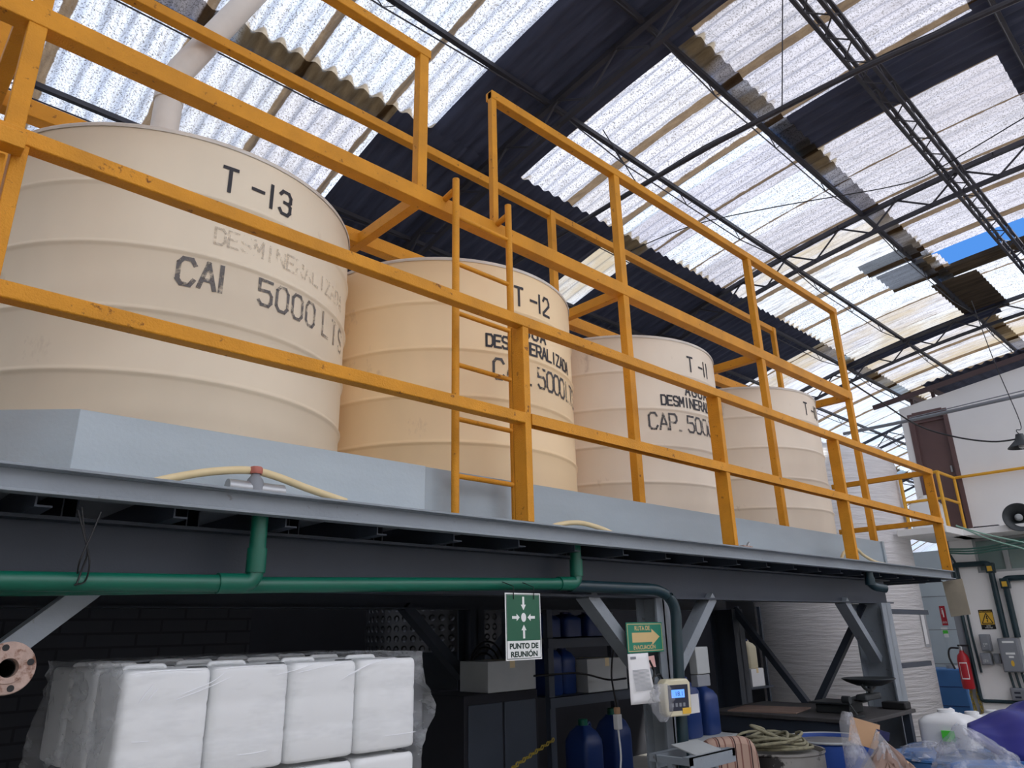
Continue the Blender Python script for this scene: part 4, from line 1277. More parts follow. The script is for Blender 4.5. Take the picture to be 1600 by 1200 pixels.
MB().tube(smoothpath([(tpl.x, 0.6, tpl.z), (tpl.x + 0.01, 0.6, tpl.z - 0.15), (tpl.x - 0.01, 0.6, tpl.z - 0.35), (tpl.x + 0.03, 0.6, 0.01)], 6), 0.006, 8).build('cord', MT['jug_white'], t)
MB().tube(smoothpath([(tpl.x, 0.6, tpl.z + 0.13), (tpl.x - 0.03, 0.6, tpl.z + 0.35), (tpl.x + 0.02, 0.55, tpl.z + 0.55), (tpl.x + 0.2, 0.35, tpl.z + 0.66)], 6), 0.006, 8).build('upper_cord', MT['cable'], t)
for k, pts in enumerate(([(1015, 1032), (1022, 1050), (1021, 1075), (1036, 1085)], [(1020, 1080), (1019, 1062), (1030, 1054), (1038, 1066)])):
    cable('column_cable', [at(px, py, y=0.20) for px, py in pts], 0.006, MT['cable'], ['black cable curving down the column from the pink note', 'black cable loop behind the plastic cover on the column'][k])
c0, c1 = at(800, 1200, y=0.9), at(866, 1155, y=1.28)
o = MB()
for k in range(14):
    p = c0.lerp(c1, (k + 0.5) / 14)
    d = (c1 - c0).normalized()
    o.tube([p + d * 0.026 * math.cos(a * PI / 5) + (Vector((0, 0, 1)) if k % 2 else Vector((0, 1, 0))) * 0.012 * math.sin(a * PI / 5) for a in range(10)], 0.0045, 5, closed=True)
tag(o.build('chain', MT['brass']), 'yellow chain hung slanting across the dark store', 'chain')
# grey steel tray at the foot of the column
A = at(1090, 1172, y=0.02)
t = thing('steel_bracket_tray', (A.x, 0.05, A.z), 'grey steel angle bracket tray low in front of the column', 'bracket')
for dy, dz in ((-0.10, 0.0), (0.12, 0.0)):
    MB().ext(A.x - 0.26, A.x + 0.20, dy, dy + 0.05, A.z - 0.006, A.z).ext(A.x - 0.26, A.x + 0.20, dy, dy + 0.006, A.z - 0.07, A.z).build('angle_bar', GP, t)
for dx in (-0.26, 0.17):
    MB().ext(A.x + dx, A.x + dx + 0.03, -0.10, 0.17, A.z - 0.04, A.z - 0.006).build('cross_bar', GP, t)
    MB().ext(A.x + dx, A.x + dx + 0.03, 0.02, 0.05, 0, A.z - 0.04).build('leg', GP, t)
MB().box((A.x - 0.04, 0.0, A.z + 0.02), (0.26, 0.16, 0.006), Matrix.Rotation(0.25, 3, 'X')).build('plate', MT['frame_grey'], t)

# ---------------------------------------------------------------- bench and balance at the platform end
BZ = 0.93
t = thing('workbench', (7.0, 0.5, 0), 'dark workbench under the right end of the platform', 'bench')
MB().ext(6.25, 7.36, 0.02, 1.45, BZ - 0.03, BZ).build('bench_top', MT['bench_wood'], t, bevel=0.004)
MB().ext(6.28, 6.31, 0.04, 1.42, BZ - 0.16, BZ - 0.03).build('apron', MT['shade_grey'], t)
for x in (6.33, 7.30):
    for y in (0.08, 1.38):
        MB().ext(x - 0.03, x + 0.03, y - 0.03, y + 0.03, 0, BZ - 0.03).build('leg', MT['shade_grey'], t)
o = MB().box((6.6, 1.0, BZ + 0.006), (0.5, 0.6, 0.01), Matrix.Rotation(0.2, 3, 'Z')).build('cardboard_sheet', MT['card'])
tag(o, 'flat brown board lying on the left of the dark workbench', 'board')
bx, by = 6.80, 0.42
t = thing('balance_scale', (bx, by, BZ), 'old dark iron balance with a round pan on the workbench', 'scale')
MB().ext(bx - 0.17, bx + 0.10, by - 0.14, by + 0.16, BZ, BZ + 0.075).build('base', MT['scale_iron'], t, bevel=0.01)
MB().ext(bx - 0.21, bx + 0.14, by - 0.18, by + 0.20, BZ + 0.075, BZ + 0.09).build('platform', MT['scale_iron'], t, bevel=0.004)
pp_ = at(1357, 1062, y=0.15)
px_, py_, pz_ = pp_.x, 0.15, pp_.z
MB().lathe([(0.0, -0.055), (0.10, -0.045), (0.18, -0.015), (0.215, 0.01), (0.21, 0.014), (0.17, -0.008), (0.0, -0.045)], (px_, py_, pz_), 36, capt=False, capb=False).build('pan', MT['scale_iron'], t)
for s in (-1, 1):
    MB().tube(smoothpath([(px_ + s * 0.17, py_, pz_ - 0.02), (px_ + s * 0.10, py_, pz_ - 0.065), (px_, py_, pz_ - 0.085)], 5), 0.012, 8).build('pan_arm', MT['scale_iron'], t)
MB().tube([(px_, py_, pz_ - 0.05), (px_, py_, pz_ - 0.14)], 0.02, 10).build('stem', MT['scale_iron'], t)
MB().ext(px_ - 0.20, px_ + 0.12, py_ - 0.04, py_ + 0.05, pz_ - 0.155, pz_ - 0.105).build('beam_head', MT['scale_iron'], t, bevel=0.012)
MB().tube([(px_ - 0.36, py_ + 0.06, pz_ - 0.135), (px_ + 0.16, py_ + 0.06, pz_ - 0.13)], 0.014, 8).build('beam', MT['scale_iron'], t)
MB().lathe([(0.03, -0.03), (0.03, 0.03)], (px_ - 0.36, py_ + 0.06, pz_ - 0.135), 14, (0, 1, 0)).build('beam_weight', MT['scale_iron'], t)
MB().tube([(px_ - 0.36, py_ + 0.05, pz_ - 0.15), (px_ - 0.34, py_, BZ + 0.02)], 0.007, 6).build('hanging_rod', MT['scale_iron'], t)
MB().lathe([(0.06, 0), (0.06, 0.015), (0, 0.02)], (px_ - 0.34, py_, BZ + 0.002), 18, capt=False).build('counterweight', MT['scale_iron'], t)
MB().tube([(px_ + 0.02, py_ + 0.02, pz_ - 0.14), (bx + 0.06, by - 0.10, BZ + 0.09)], 0.018, 8).build('post', MT['scale_iron'], t)
A = at(1388, 1118, z=BZ)
o = MB().box((7.26, 0.14, BZ + 0.03), (0.14, 0.2, 0.06)).build('tool_block', MT['black'], None, bevel=0.01)
tag(o, 'small black block on the bench beside the right column', 'block')
# jug on a rack seen left of the wound tank
A = at(1178, 1044, y=2.6)
t = thing('steel_rack', (A.x, 2.6, 0), 'narrow rack with pale jug behind the rear platform column', 'rack')
for x in (A.x - 0.32, A.x + 0.24):
    MB().ext(x, x + 0.04, 2.55, 2.59, 0, 1.9).build('upright', MT['shade_grey'], t)
for z in (A.z - 0.22, A.z - 0.78):
    MB().ext(A.x - 0.32, A.x + 0.28, 2.5, 2.95, z - 0.02, z).build('shelf_board', MT['shade_grey'], t)
jug((A.x - 0.02, 2.68, A.z), 0.24, 0.22, 0.36, MT['jug_aged'], MT['cap_navy'], 'yellowed jug with navy cap on a white box on the narrow rack')
carton(A.x - 0.15, A.x + 0.17, 2.56, 0.28, A.z - 0.218, 0.215, MT['jug_white'], 'white box under the yellowed jug on the narrow rack')
jug((A.x - 0.02, 2.68, A.z - 0.778), 0.22, 0.2, 0.34, MT['jug_white'], MT['cap_navy'], 'white jug standing low on the narrow rack')

# ================================================================ RIGHT: WOUND TANK, OFFICE BUILDING
tcx, tcy, tr_ = 12.39, 2.76, 1.27
t = thing('storage_tank', (tcx, tcy, 0), 'tall white wound-fibreglass tank beyond the platform end, right of tank T-10', 'tank')
MB().lathe([(tr_ - 0.05, 0.0), (tr_, 0.03), (tr_, 4.05), (tr_ - 0.03, 4.22), (tr_ - 0.14, 4.38), (tr_ - 0.40, 4.47), (0, 4.52)], (tcx, tcy, 0.0), 72).build('tank_shell', MT['wrap'], t, smooth=60)
A = at(1434, 955, x=11.4); 
def on_cyl(px, py, r):
    v = ray(px, py); ox, oy = CAM.x - tcx, CAM.y - tcy
    a = v.x ** 2 + v.y ** 2; b = ox * v.x + oy * v.y; c = ox * ox + oy * oy - r * r
    s = (-b - math.sqrt(max(0, b * b - a * c))) / a
    return CAM + v * s
def cyl_patch(px0, py0, px1, py1, r, n=6):
    A, B = on_cyl(px0, py0, r), on_cyl(px1, py1, r)
    a0, a1 = math.atan2(A.y - tcy, A.x - tcx), math.atan2(B.y - tcy, B.x - tcx)
    return lambda u, v: Vector((tcx + r * math.cos(a0 + (a1 - a0) * u), tcy + r * math.sin(a0 + (a1 - a0) * u), B.z + (A.z - B.z) * v))
MB().grid(cyl_patch(1436, 956, 1461, 1010, tr_ + 0.006), 6, 2).build('printed_sheet', MT['paper_grey'], t)
MB().grid(cyl_patch(1438, 960, 1452, 1006, tr_ + 0.010), 6, 2).build('printed_sheet', MT['paper'], t)

WX = 13.4
def wpt(px, py, x=WX): return at(px, py, x=x)
WY0 = 1.52
w = MB()
# upper floor wall with the doorway cut out, ground floor wall with the window band cut out
DY0, DY1, DZ0, DZ1 = 0.80, 1.40, 3.02, 5.06
def wtop(y): return 5.20 + (WY0 - y) * 0.135
for ya, yb, zb in ((WY0, DY1, 2.96), (DY1, DY0, DZ1), (DY0, -9.0, 2.96)):
    w.prism([(WX, ya, zb), (WX, ya, wtop(ya)), (WX, yb, wtop(yb)), (WX, yb, zb)], (0.2, 0, 0))
w.keep_world = True
struct(w, 'wall_upper', MT['white_wall'])
w = MB()
w.ext(WX, WX + 0.2, 0.86, 1.33, 0, 2.88)
w.ext(WX, WX + 0.2, -9.0, 0.86, 0, 2.36)
w.ext(WX, WX + 0.2, -9.0, -1.4, 2.36, 2.88)
struct(w, 'wall_lower', MT['white_wall'])
w = MB().ext(WX - 0.62, WX + 0.2, -9.0, 0.95, 2.885, 2.985)
struct(w, 'trim_1', MT['white_wall'], bevel=0.006)
w = MB().ext(WX - 1.42, WX + 0.2, 0.78, 1.46, 2.885, 2.985)
struct(w, 'trim_2', MT['white_wall'], bevel=0.006)
MB_ = MB()
struct(MB().ext(WX + 2.4, WX + 2.5, 1.0, 6.0, 0, 2.95), 'wall_panelled', MT['panel_wall'])
struct(MB().ext(WX - 0.012, WX + 0.21, 1.19, 1.335, 0.0, 2.885), 'trim_3', MT['box_grey'])
# door
d = bpy.data.objects.new('door_1', None); COL.objects.link(d); d.location = (WX, 1.1, DZ0); d['kind'] = 'structure'
MB().ext(WX + 0.06, WX + 0.10, DY0 + 0.06, DY1 - 0.07, DZ0, DZ1 - 0.16).build('door_leaf', MT['door'], d)
MB().ext(WX + 0.07, WX + 0.09, DY0 + 0.06, DY1 - 0.07, DZ1 - 0.15, DZ1 - 0.04).build('transom_panel', MT['door'], d)
MB().ext(WX - 0.015, WX + 0.12, DY1 - 0.07, DY1 + 0.01, DZ0, DZ1).ext(WX - 0.015, WX + 0.12, DY0 - 0.01, DY0 + 0.06, DZ0, DZ1).ext(WX - 0.015, WX + 0.12, DY0 + 0.06, DY1 - 0.07, DZ1 - 0.05, DZ1 + 0.02).ext(WX + 0.02, WX + 0.11, DY0 + 0.06, DY1 - 0.07, DZ1 - 0.17, DZ1 - 0.14).build('door_frame', MT['door'], d, bevel=0.004)
MB().box((WX + 0.05, DY0 + 0.12, DZ0 + 1.02), (0.03, 0.03, 0.11)).build('door_handle', MT['metal'], d, bevel=0.006)
# windows under the slab
for i, (ya, yb) in enumerate(((0.86, 0.44), (0.44, -0.02), (-0.02, -0.48), (-0.48, -0.94), (-0.94, -1.40))):
    wn_ = bpy.data.objects.new('window_%d' % (i + 1), None); COL.objects.link(wn_); wn_.location = (WX, ya, 2.36); wn_['kind'] = 'structure'
    MB().ext(WX + 0.06, WX + 0.07, ya, yb, 2.36, 2.88).build('window_pane', MT['glass_green'], wn_)
    f = MB()
    f.ext(WX + 0.02, WX + 0.09, ya, ya - 0.035, 2.36, 2.88).ext(WX + 0.02, WX + 0.09, yb + 0.035, yb, 2.36, 2.88).ext(WX + 0.02, WX + 0.09, ya - 0.035, yb + 0.035, 2.36, 2.395).ext(WX + 0.02, WX + 0.09, ya - 0.035, yb + 0.035, 2.845, 2.88)
    f.build('window_frame', MT['frame_grey'], wn_)

# awning roof over the upper floor
t = thing('awning_roof', (14.0, -2, 5.7), 'dark corrugated awning with brown steel frame over the white upper wall', 'awning')
def aw(u, v):
    y = 1.05 - 8.0 * u
    x = 13.25 + 2.4 * v
    return Vector((x, y, 5.50 + 0.125 * (1.05 - y) + 0.16 * v + 0.018 * math.sin(2 * PI * y / 0.15)))
MB().grid(aw, 320, 3).build('corrugated_sheet', MT['roof_opaque'], t, smooth=80, solid=0.008)
for x in (13.30, 14.4, 15.5):
    dz = 0.16 * (x - 13.25) / 2.4 - 0.06
    MB().bar((x, 1.9 if x < 14 else 1.1, 5.46 + 0.125 * (1.05 - (1.9 if x < 14 else 1.1)) + dz), (x, -6.9, 5.46 + 0.125 * 7.95 + dz), 0.05, 0.08).build('purlin', MT['brown_steel'], t)
for y in (1.3, 0.95, -0.5, -2.0, -3.5):
    zz = 5.46 + 0.125 * (1.05 - y) - 0.07
    MB().bar((13.27, y, zz), (15.6, y, zz + 0.16), 0.05, 0.07).build('rafter', MT['brown_steel'], t)
    MB().ext(13.42, 13.47, y - 0.025, y + 0.025, 5.15, zz).build('post', MT['brown_steel'], t)

# yellow gallery railing
YF_ = MT['yellow_far']
t = thing('gallery_railing', (12.9, 0.5, 2.985), 'thin yellow tube railing round the landing below the brown door', 'railing')
C1, C2 = at(1464, 737, z=3.86), at(1490, 747, z=3.86)
cx1, cy1, cx2 = C1.x, C1.y, C2.x
gz0, gz1, gzm = 2.985, 3.86, 3.45
rl = [((cx1, cy1), (cx1, 1.43)), ((cx1, cy1), (cx2, cy1)), ((cx2, cy1), (cx2, -8.5))]
for (xa, ya), (xb, yb) in rl:
    MB().tube([(xa, ya, gz1), (xb, yb, gz1)], 0.024, 10).build('top_rail', YF_, t)
for (xa, ya), (xb, yb) in rl[:2]:
    MB().tube([(xa, ya, gzm), (xb, yb, gzm)], 0.021, 10).build('mid_rail', YF_, t)
for x, y in ((cx1, cy1), (cx2, cy1), (cx1, 1.43), (cx2, -2.5), (cx2, -5)):
    MB().tube([(x, y, gz0), (x, y, gz1)], 0.026 if x < 12.5 else 0.022, 10).build('post', YF_, t)
# white container behind the railing
A = at(1463, 825, z=2.985)
t = jug((12.66, 1.19, 2.985), 0.42, 0.42, 0.56, MT['jug_white'], MT['jug_white'], 'white plastic container standing on the landing behind the yellow tube railing', name='plastic_container')
A = at(1437, 790, x=12.5)
o = MB()
for k in range(3):
    o.box((12.98, 1.39, 3.03 + 0.10 * k), (0.2, 0.10, 0.07), Matrix.Rotation(0.3 * k - 0.2, 3, 'Z') @ Matrix.Rotation(0.25, 3, 'Y'))
tag(o.build('rubber_mat_pile', MT['black']), 'pile of black rubber pieces beside the white container on the landing', 'rubber')
o = MB().box((WX - 0.35, 0.52, 3.005), (0.12, 0.34, 0.04), Matrix.Rotation(0.1, 3, 'Z')).build('steel_offcut', MT['black'], None, bevel=0.008)
tag(o, 'short dark bar lying on the slab below the brown door', 'bar')
# horn loudspeaker on the slab
hp = at(1592, 808, x=12.75)
t = thing('horn_loudspeaker', (hp.x, hp.y, 2.985), 'round grey horn loudspeaker on the slab at the right edge', 'loudspeaker')
ax = Vector((-1, -0.25, -0.05)).normalized()
MB().lathe([(0.05, -0.20), (0.07, -0.14), (0.10, -0.08), (0.15, -0.02), (0.195, 0.0), (0.205, 0.008), (0.195, 0.010), (0.145, -0.012), (0.09, -0.07), (0.06, -0.12)], hp, 40, ax, capt=False).build('horn_bell', MT['scale_iron'], t)
MB().lathe([(0.0, -0.13), (0.055, -0.12), (0.05, -0.02), (0.03, 0.0), (0, 0.004)], hp, 24, ax, capb=False).build('horn_core', MT['frame_grey'], t)
MB().lathe([(0.075, -0.36), (0.08, -0.34), (0.08, -0.20), (0.05, -0.19)], hp, 24, ax).build('driver', MT['box_grey'], t)
MB().tube([hp - ax * 0.2 + Vector((0, 0, -0.04)), Vector((hp.x + 0.2, hp.y + 0.05, 2.985))], 0.03, 10).build('mount', MT['black'], t)
# cables below the slab
a0 = at(1494, 822, x=12.0)
for k in range(2):
    cable('stretched_cable', [a0 + Vector((0, 0, 0.01 * k)), at(1545, 836 + 6 * k, x=12.0), at(1605, 849 + 10 * k, x=12.0), at(1700, 872 + 16 * k, x=12.0)], 0.010, MT['green_cable'],
          ['upper pale green cable stretched from the landing to the right edge', 'lower pale green cable stretched from the landing to the right edge'][k])
for k in range(3):
    cable('slack_cable', [at(1483, 858 + 3 * k, x=12.95), at(1520, 857 + 4 * k, x=12.95), at(1560, 851 + 4 * k, x=12.95), at(1605, 842 + 6 * k, x=12.95), at(1700, 826 + 6 * k, x=12.95)], 0.012, MT['green_cable_dk'],
          ['top dark green cable slung across the small windows', 'middle dark green cable slung across the small windows', 'lowest dark green cable slung across the small windows'][k])
# steel tie pipe and drooping cable in front of the upper wall
o = MB().tube([at(1318, 678, x=12.3), at(1421, 657, x=12.3), at(1600, 617, x=12.3), at(1720, 592, x=12.3)], 0.028, 10)
o.tube([at(1421, 653, x=12.3), at(1600, 610, x=12.3), at(1720, 583, x=12.3)], 0.008, 6)
tag(o.build('tie_pipe', MT['box_grey']), 'grey steel tie pipe crossing in front of the brown door top', 'pipe')
cable('drooping_cable', [at(1315, 588, x=9.6), at(1375, 627, x=10.4), at(1433, 664, x=11), at(1490, 682, x=11.2), at(1550, 690, x=11.3), at(1597, 685, x=11.4)], 0.011, MT['cable'],
      'black cable drooping across the white wall to the hanging lamp')
lp = at(1596, 692, x=11.4)
t = thing('hanging_lamp', (lp.x, lp.y, lp.z), 'dark hanging lamp at the right edge in front of the white wall', 'lamp')
MB().lathe([(0.17, -0.06), (0.165, -0.05), (0.06, 0.05), (0.045, 0.12), (0, 0.13)], lp, 28, capb=False).build('lamp_shade', MT['scale_iron'], t)
MB().tube(smoothpath([lp + Vector((0, 0, 0.12)), lp + Vector((0, 0.02, 0.18)), at(1594, 660, x=11.4), at(1554, 566, x=11.4), at(1518, 470, x=11.4)], 6), 0.006, 6).build('lamp_wire', MT['cable'], t)
MB().lathe([(0.0, -0.08), (0.04, -0.06), (0.04, 0.0), (0.02, 0.03)], lp, 18, capb=False).build('bulb', MT['sign_white'], t)

# beige plate hanging under the platform end
P = [at(px, py, x=9.25) for px, py in ((1472, 909), (1503, 904), (1517, 960), (1486, 964))]
t = thing('hanging_plate', P[0], 'weathered beige plate hanging from the right end of the platform', 'plate')
n_ = (P[1] - P[0]).cross(P[3] - P[0]).normalized()
MB().prism(P, n_ * 0.006).build('plate_sheet', MT['beige_plate'], t, bevel=0.002)
MB().tube([P[0].lerp(P[1], 0.4), Vector((9.19, P[0].lerp(P[1], 0.4).y, DZ - 0.08))], 0.004, 6).build('hook', MT['metal'], t)

# conduits on the ground-floor wall
TD = MT['teal_dark']
def conduit(pts, r, label, bends=0.07, fit=None):
    t = thing('conduit', pts[0], label, 'conduit', None)
    MB().tube(elbow(pts, bends), r, 14).build('conduit_run', TD, t)
    if fit:
        for f in fit:
            MB().box(f, (r * 2.6, r * 2.8, r * 3.6)).build('conduit_fitting', TD, t, bevel=0.01)
            MB().box(Vector(f) + Vector((-r * 1.32, 0, -0.01)), (0.004, r * 1.6, r * 1.8)).build('yellow_tag', MT['sign_yellow'], t)
    return t
cxw = WX - 0.06
e1 = wpt(1546, 882, cxw); 
conduit([Vector((cxw, 1.17, 2.15)), Vector((cxw, 1.17, 2.50)), Vector((cxw, e1.y, 2.49)), Vector((cxw, e1.y - 0.0, 1.40))], 0.042, 'thick dark conduit stepping across the wall under the first window', 0.06, [Vector((cxw, e1.y, 2.42))])
e2 = wpt(1569, 905, cxw)
conduit([Vector((cxw, -6.0, 2.25)), Vector((cxw, e2.y, 2.25)), Vector((cxw, e2.y, 1.40))], 0.042, 'thick dark conduit turning down to the largest grey electrical box', 0.06, [Vector((cxw, e2.y, 2.18))])
conduit([Vector((cxw + 0.03, 1.20, 2.68)), Vector((cxw + 0.03, 1.13, 2.50)), Vector((cxw + 0.03, 1.13, 1.44)), Vector((cxw + 0.03, 1.11, 0.9))], 0.016, 'thin black conduit curving down left of the high voltage sign', 0.05)
conduit([Vector((cxw + 0.03, 1.21, 2.05)), Vector((cxw + 0.03, 1.19, 0.50)), Vector((cxw + 0.03, 0.6, 0.50)), Vector((cxw + 0.03, -2.0, 0.50))], 0.026, 'long black conduit down the wall corner turning right above the tarpaulin', 0.05)
# electrical boxes
def ebox(p0, p1, d, label, extra=None):
    A, B = wpt(*p0), wpt(*p1)
    y0, y1 = min(A.y, B.y), max(A.y, B.y)
    c = (WX - d / 2, (y0 + y1) / 2, B.z)
    t = thing('electrical_box', c, label, 'electrical box')
    MB().ext(WX - d, WX, y0, y1, B.z, A.z).build('box_body', MT['box_grey'], t, bevel=0.01)
    MB().ext(WX - d - 0.012, WX - d, y0 + 0.015, y1 - 0.015, B.z + 0.015, A.z - 0.015).build('box_cover', MT['box_grey'], t, bevel=0.006)
    return t, WX - d - 0.013, y0, y1, B.z, A.z
ebs = [((1532, 991), (1553, 1017), 0.12, 'small grey electrical box directly below the high voltage sign'),
       ((1534, 1020), (1554, 1039), 0.12, 'small grey electrical box second down below the high voltage sign'),
       ((1553, 1021), (1567, 1037), 0.08, 'smallest grey switch box touching the largest electrical box'),
       ((1562, 997), (1606, 1050), 0.17, 'largest grey electrical box with white lettering at the right edge'),
       ((1580, 1074), (1640, 1096), 0.10, 'low wide grey electrical box at the right edge above the tarpaulin')]
for i, e in enumerate(ebs):
    t, fx, y0, y1, z0, z1 = ebox(*e)
    pl = Plate((fx, y1, z0), (0, -1, 0), (0, 0, 1))
    w_, h_ = y1 - y0, z1 - z0
    if i in (0, 1):
        mb = MB(); pl.text(mb, ('220\nV' if i == 0 else '127 V'), w_ * .3, h_ * .25, w_ * .45, h_ * .22, 0.001); mb.build('box_lettering', MT['sign_white'], t, smooth=0)
    if i == 3:
        mb = MB(); pl.rect(mb, w_ * .24, w_ * .82, h_ * .86, h_ * .92, 0, 0.001); pl.rect(mb, w_ * .30, w_ * .76, h_ * .52, h_ * .58, 0, 0.001); pl.rect(mb, w_ * .42, w_ * .66, h_ * .42, h_ * .48, 0, 0.001); mb.build('white_label', MT['sign_white'], t)
        mb = MB(); pl.poly(mb, [(w_ * (.54 + .08 * math.cos(a * PI / 8)), h_ * (.26 + .09 * math.sin(a * PI / 8))) for a in range(16)], 0, 0.001); mb.build('yellow_emblem', MT['sign_yellow'], t)
    if i == 4:
        mb = MB(); pl.rect(mb, w_ * .12, w_ * .3, h_ * .55, h_ * .7, 0, 0.002); pl.rect(mb, w_ * .4, w_ * .6, h_ * .55, h_ * .7, 0, 0.002); pl.rect(mb, w_ * .12, w_ * .3, h_ * .2, h_ * .35, 0, 0.002); mb.build('vent_slots', MT['screen'], t)
    if i == 3:
        for dy in (0.15, 0.45, 0.75):
            MB().tube([(WX - 0.06, y1 - w_ * dy, z0 + 0.01), (WX - 0.06, y1 - w_ * dy - 0.02, z0 - 0.24)], 0.018, 8).build('lower_conduit', TD, t)
# high-voltage sign
A, B = wpt(1528, 953), wpt(1557, 983)
W, H = A.y - B.y, A.z - B.z
sg = Plate((WX - 0.004, A.y, B.z), (0, -1, 0), (0, 0, 1))
t = thing('safety_sign', (WX, A.y, B.z), 'yellow and black PRECAUCIÓN ALTO VOLTAJE sign on the white wall', 'sign')
mb = MB(); sg.rect(mb, 0, W, 0, H, 0, 0.003); mb.build('board', MT['sign_black'], t)
mb = MB(); sg.rect(mb, W * .03, W * .97, H * .24, H * .86, 0.003, 0.001); mb.build('yellow_field', MT['sign_yellow'], t)
mb = MB()
for q0, q1 in (((.5, .82), (.12, .30)), ((.12, .30), (.88, .30)), ((.88, .30), (.5, .82))):
    p, q = sg.p(W * q0[0], H * q0[1], 0.0045), sg.p(W * q1[0], H * q1[1], 0.0045)
    mb.bar(p, q, 0.012, 0.001, (1, 0, 0)); 
mb.build('triangle', MT['sign_black'], t)
mb = MB(); sg.poly(mb, [(W * .50, H * .70), (W * .58, H * .70), (W * .52, H * .58), (W * .60, H * .58), (W * .53, H * .44), (W * .58, H * .44), (W * .50, H * .35), (W * .45, H * .46), (W * .49, H * .45), (W * .52, H * .53), (W * .43, H * .53)], 0.004, 0.001); mb.build('lightning_bolt', MT['sign_black'], t)
mb = MB(); sg.text(mb, 'PRECAUCIÓN', W * .08, H * .885, W * .84, H * .075, 0.0042, 0.01); mb.build('wording', MT['sign_yellow'], t, smooth=0)
mb = MB(); sg.text(mb, 'ALTO', W * .36, H * .13, W * .30, H * .08, 0.0042, 0.01); mb.build('wording', MT['sign_white'], t, smooth=0)
mb = MB(); sg.text(mb, 'VOLTAJE', W * .24, H * .03, W * .54, H * .08, 0.0042, 0.01); mb.build('wording', MT['sign_white'], t, smooth=0)
# extinguisher sign on the panelled wall and small stickers
PXW = WX + 2.4
A, B = wpt(1467, 947, PXW), wpt(1482, 977, PXW)
sg = Plate((PXW - 0.006, A.y, B.z), (0, -1, 0), (0, 0, 1)); W, H = A.y - B.y, A.z - B.z
t = thing('safety_sign', (PXW, A.y, B.z), 'red fire extinguisher sign on the pale blue panelled wall', 'sign')
mb = MB(); sg.rect(mb, 0, W, 0, H, 0, 0.004); mb.build('board', MT['sign_red'], t)
mb = MB(); sg.poly(mb, [(W * .42, H * .42), (W * .62, H * .42), (W * .62, H * .76), (W * .56, H * .82), (W * .48, H * .82), (W * .42, H * .76)], 0.004, 0.001); sg.rect(mb, W * .30, W * .56, H * .84, H * .88, 0.004, 0.001); sg.rect(mb, W * .28, W * .33, H * .56, H * .86, 0.004, 0.001); mb.build('extinguisher_symbol', MT['sign_white'], t)
mb = MB(); sg.text(mb, 'EXTINTOR', W * .12, H * .10, W * .76, H * .10, 0.0045, 0.01); mb.build('wording', MT['sign_white'], t, smooth=0)
for i, (p0, p1, mk, lb) in enumerate((((1470, 980), (1481, 986), 'paper', 'white sticker directly under the red sign on the panelled wall'), ((1473, 985), (1482, 991), 'lime', 'lime green sticker under the red sign'), ((1475, 990), (1483, 996), 'paper', 'lowest white sticker under the red sign'))):
    A, B = wpt(*p0, PXW), wpt(*p1, PXW)
    o = MB().ext(PXW - 0.004 - 0.002 * i, PXW, B.y, A.y, B.z, A.z).build('sticker', MT[mk]); tag(o, lb, 'sticker')
for z in (0.9, 1.5, 2.1):
    struct(MB().ext(PXW - 0.006, PXW, 1.0, 6.0, z, z + 0.012), 'trim_4', MT['box_grey'])
# fire extinguisher on the wall corner
A = wpt(1508, 1050, WX - 0.13)
ex, ey, ez = WX - 0.11, 1.30, A.z - 0.24
t = thing('fire_extinguisher', (ex, ey, ez), 'red fire extinguisher hung on the grey corner pillar', 'fire extinguisher')
MB().lathe([(0.075, 0.0), (0.085, 0.02), (0.085, 0.42), (0.07, 0.48), (0.035, 0.52), (0.03, 0.55)], (ex, ey, ez), 28).build('cylinder_body', MT['ext_red'], t)
MB().lathe([(0.028, 0.55), (0.03, 0.60), (0.02, 0.62)], (ex, ey, ez), 16).build('valve_head', MT['metal'], t)
MB().ext(ex - 0.02, ex + 0.02, ey - 0.12, ey + 0.04, ez + 0.61, ez + 0.635).build('handle', MT['black'], t, bevel=0.005)
MB().tube(smoothpath([(ex, ey + 0.03, ez + 0.585), (ex - 0.02, ey + 0.15, ez + 0.58), (ex - 0.03, ey + 0.18, ez + 0.45), (ex - 0.03, ey + 0.13, ez + 0.28)], 6), 0.014, 8).build('hose', MT['black'], t)
def lab(u, v):
    a = PI + 0.1 + (u - 0.5) * 1.3
    return Vector((ex + 0.0865 * math.cos(a), ey + 0.0865 * math.sin(a), ez + 0.14 + 0.24 * v))
MB().grid(lab, 8, 2).build('white_label', MT['sign_white'], t)
def lab2(u, v):
    a = PI + 0.1 + (u - 0.5) * 1.1
    return Vector((ex + 0.088 * math.cos(a), ey + 0.088 * math.sin(a), ez + 0.155 + 0.21 * v))
MB().grid(lab2, 8, 2).build('red_label', MT['sign_red'], t)
MB().ext(ex + 0.06, WX, ey - 0.03, ey + 0.03, ez + 0.40, ez + 0.46).build('wall_bracket', MT['black'], t)
# yellow chain below the extinguisher
o = MB()
for s in (0, 1):
    n_ = 12
    for k in range(n_):
        y = 1.31 - 0.09 * s
        z = 0.64 - 0.05 * k
        c = Vector((WX - 0.022, y + 0.01 * math.sin(k), z))
        dv = Vector((0, 0, 1)); sd = Vector((0, 1, 0)) if k % 2 else Vector((0.3, 0.7, 0)).normalized()
        o.tube([c + dv * 0.034 * math.cos(a * PI / 5) + sd * 0.016 * math.sin(a * PI / 5) for a in range(10)], 0.006, 5, closed=True)
tag(o.build('chain', MT['brass']), 'yellow chain hanging on the corner pillar below the extinguisher', 'chain')
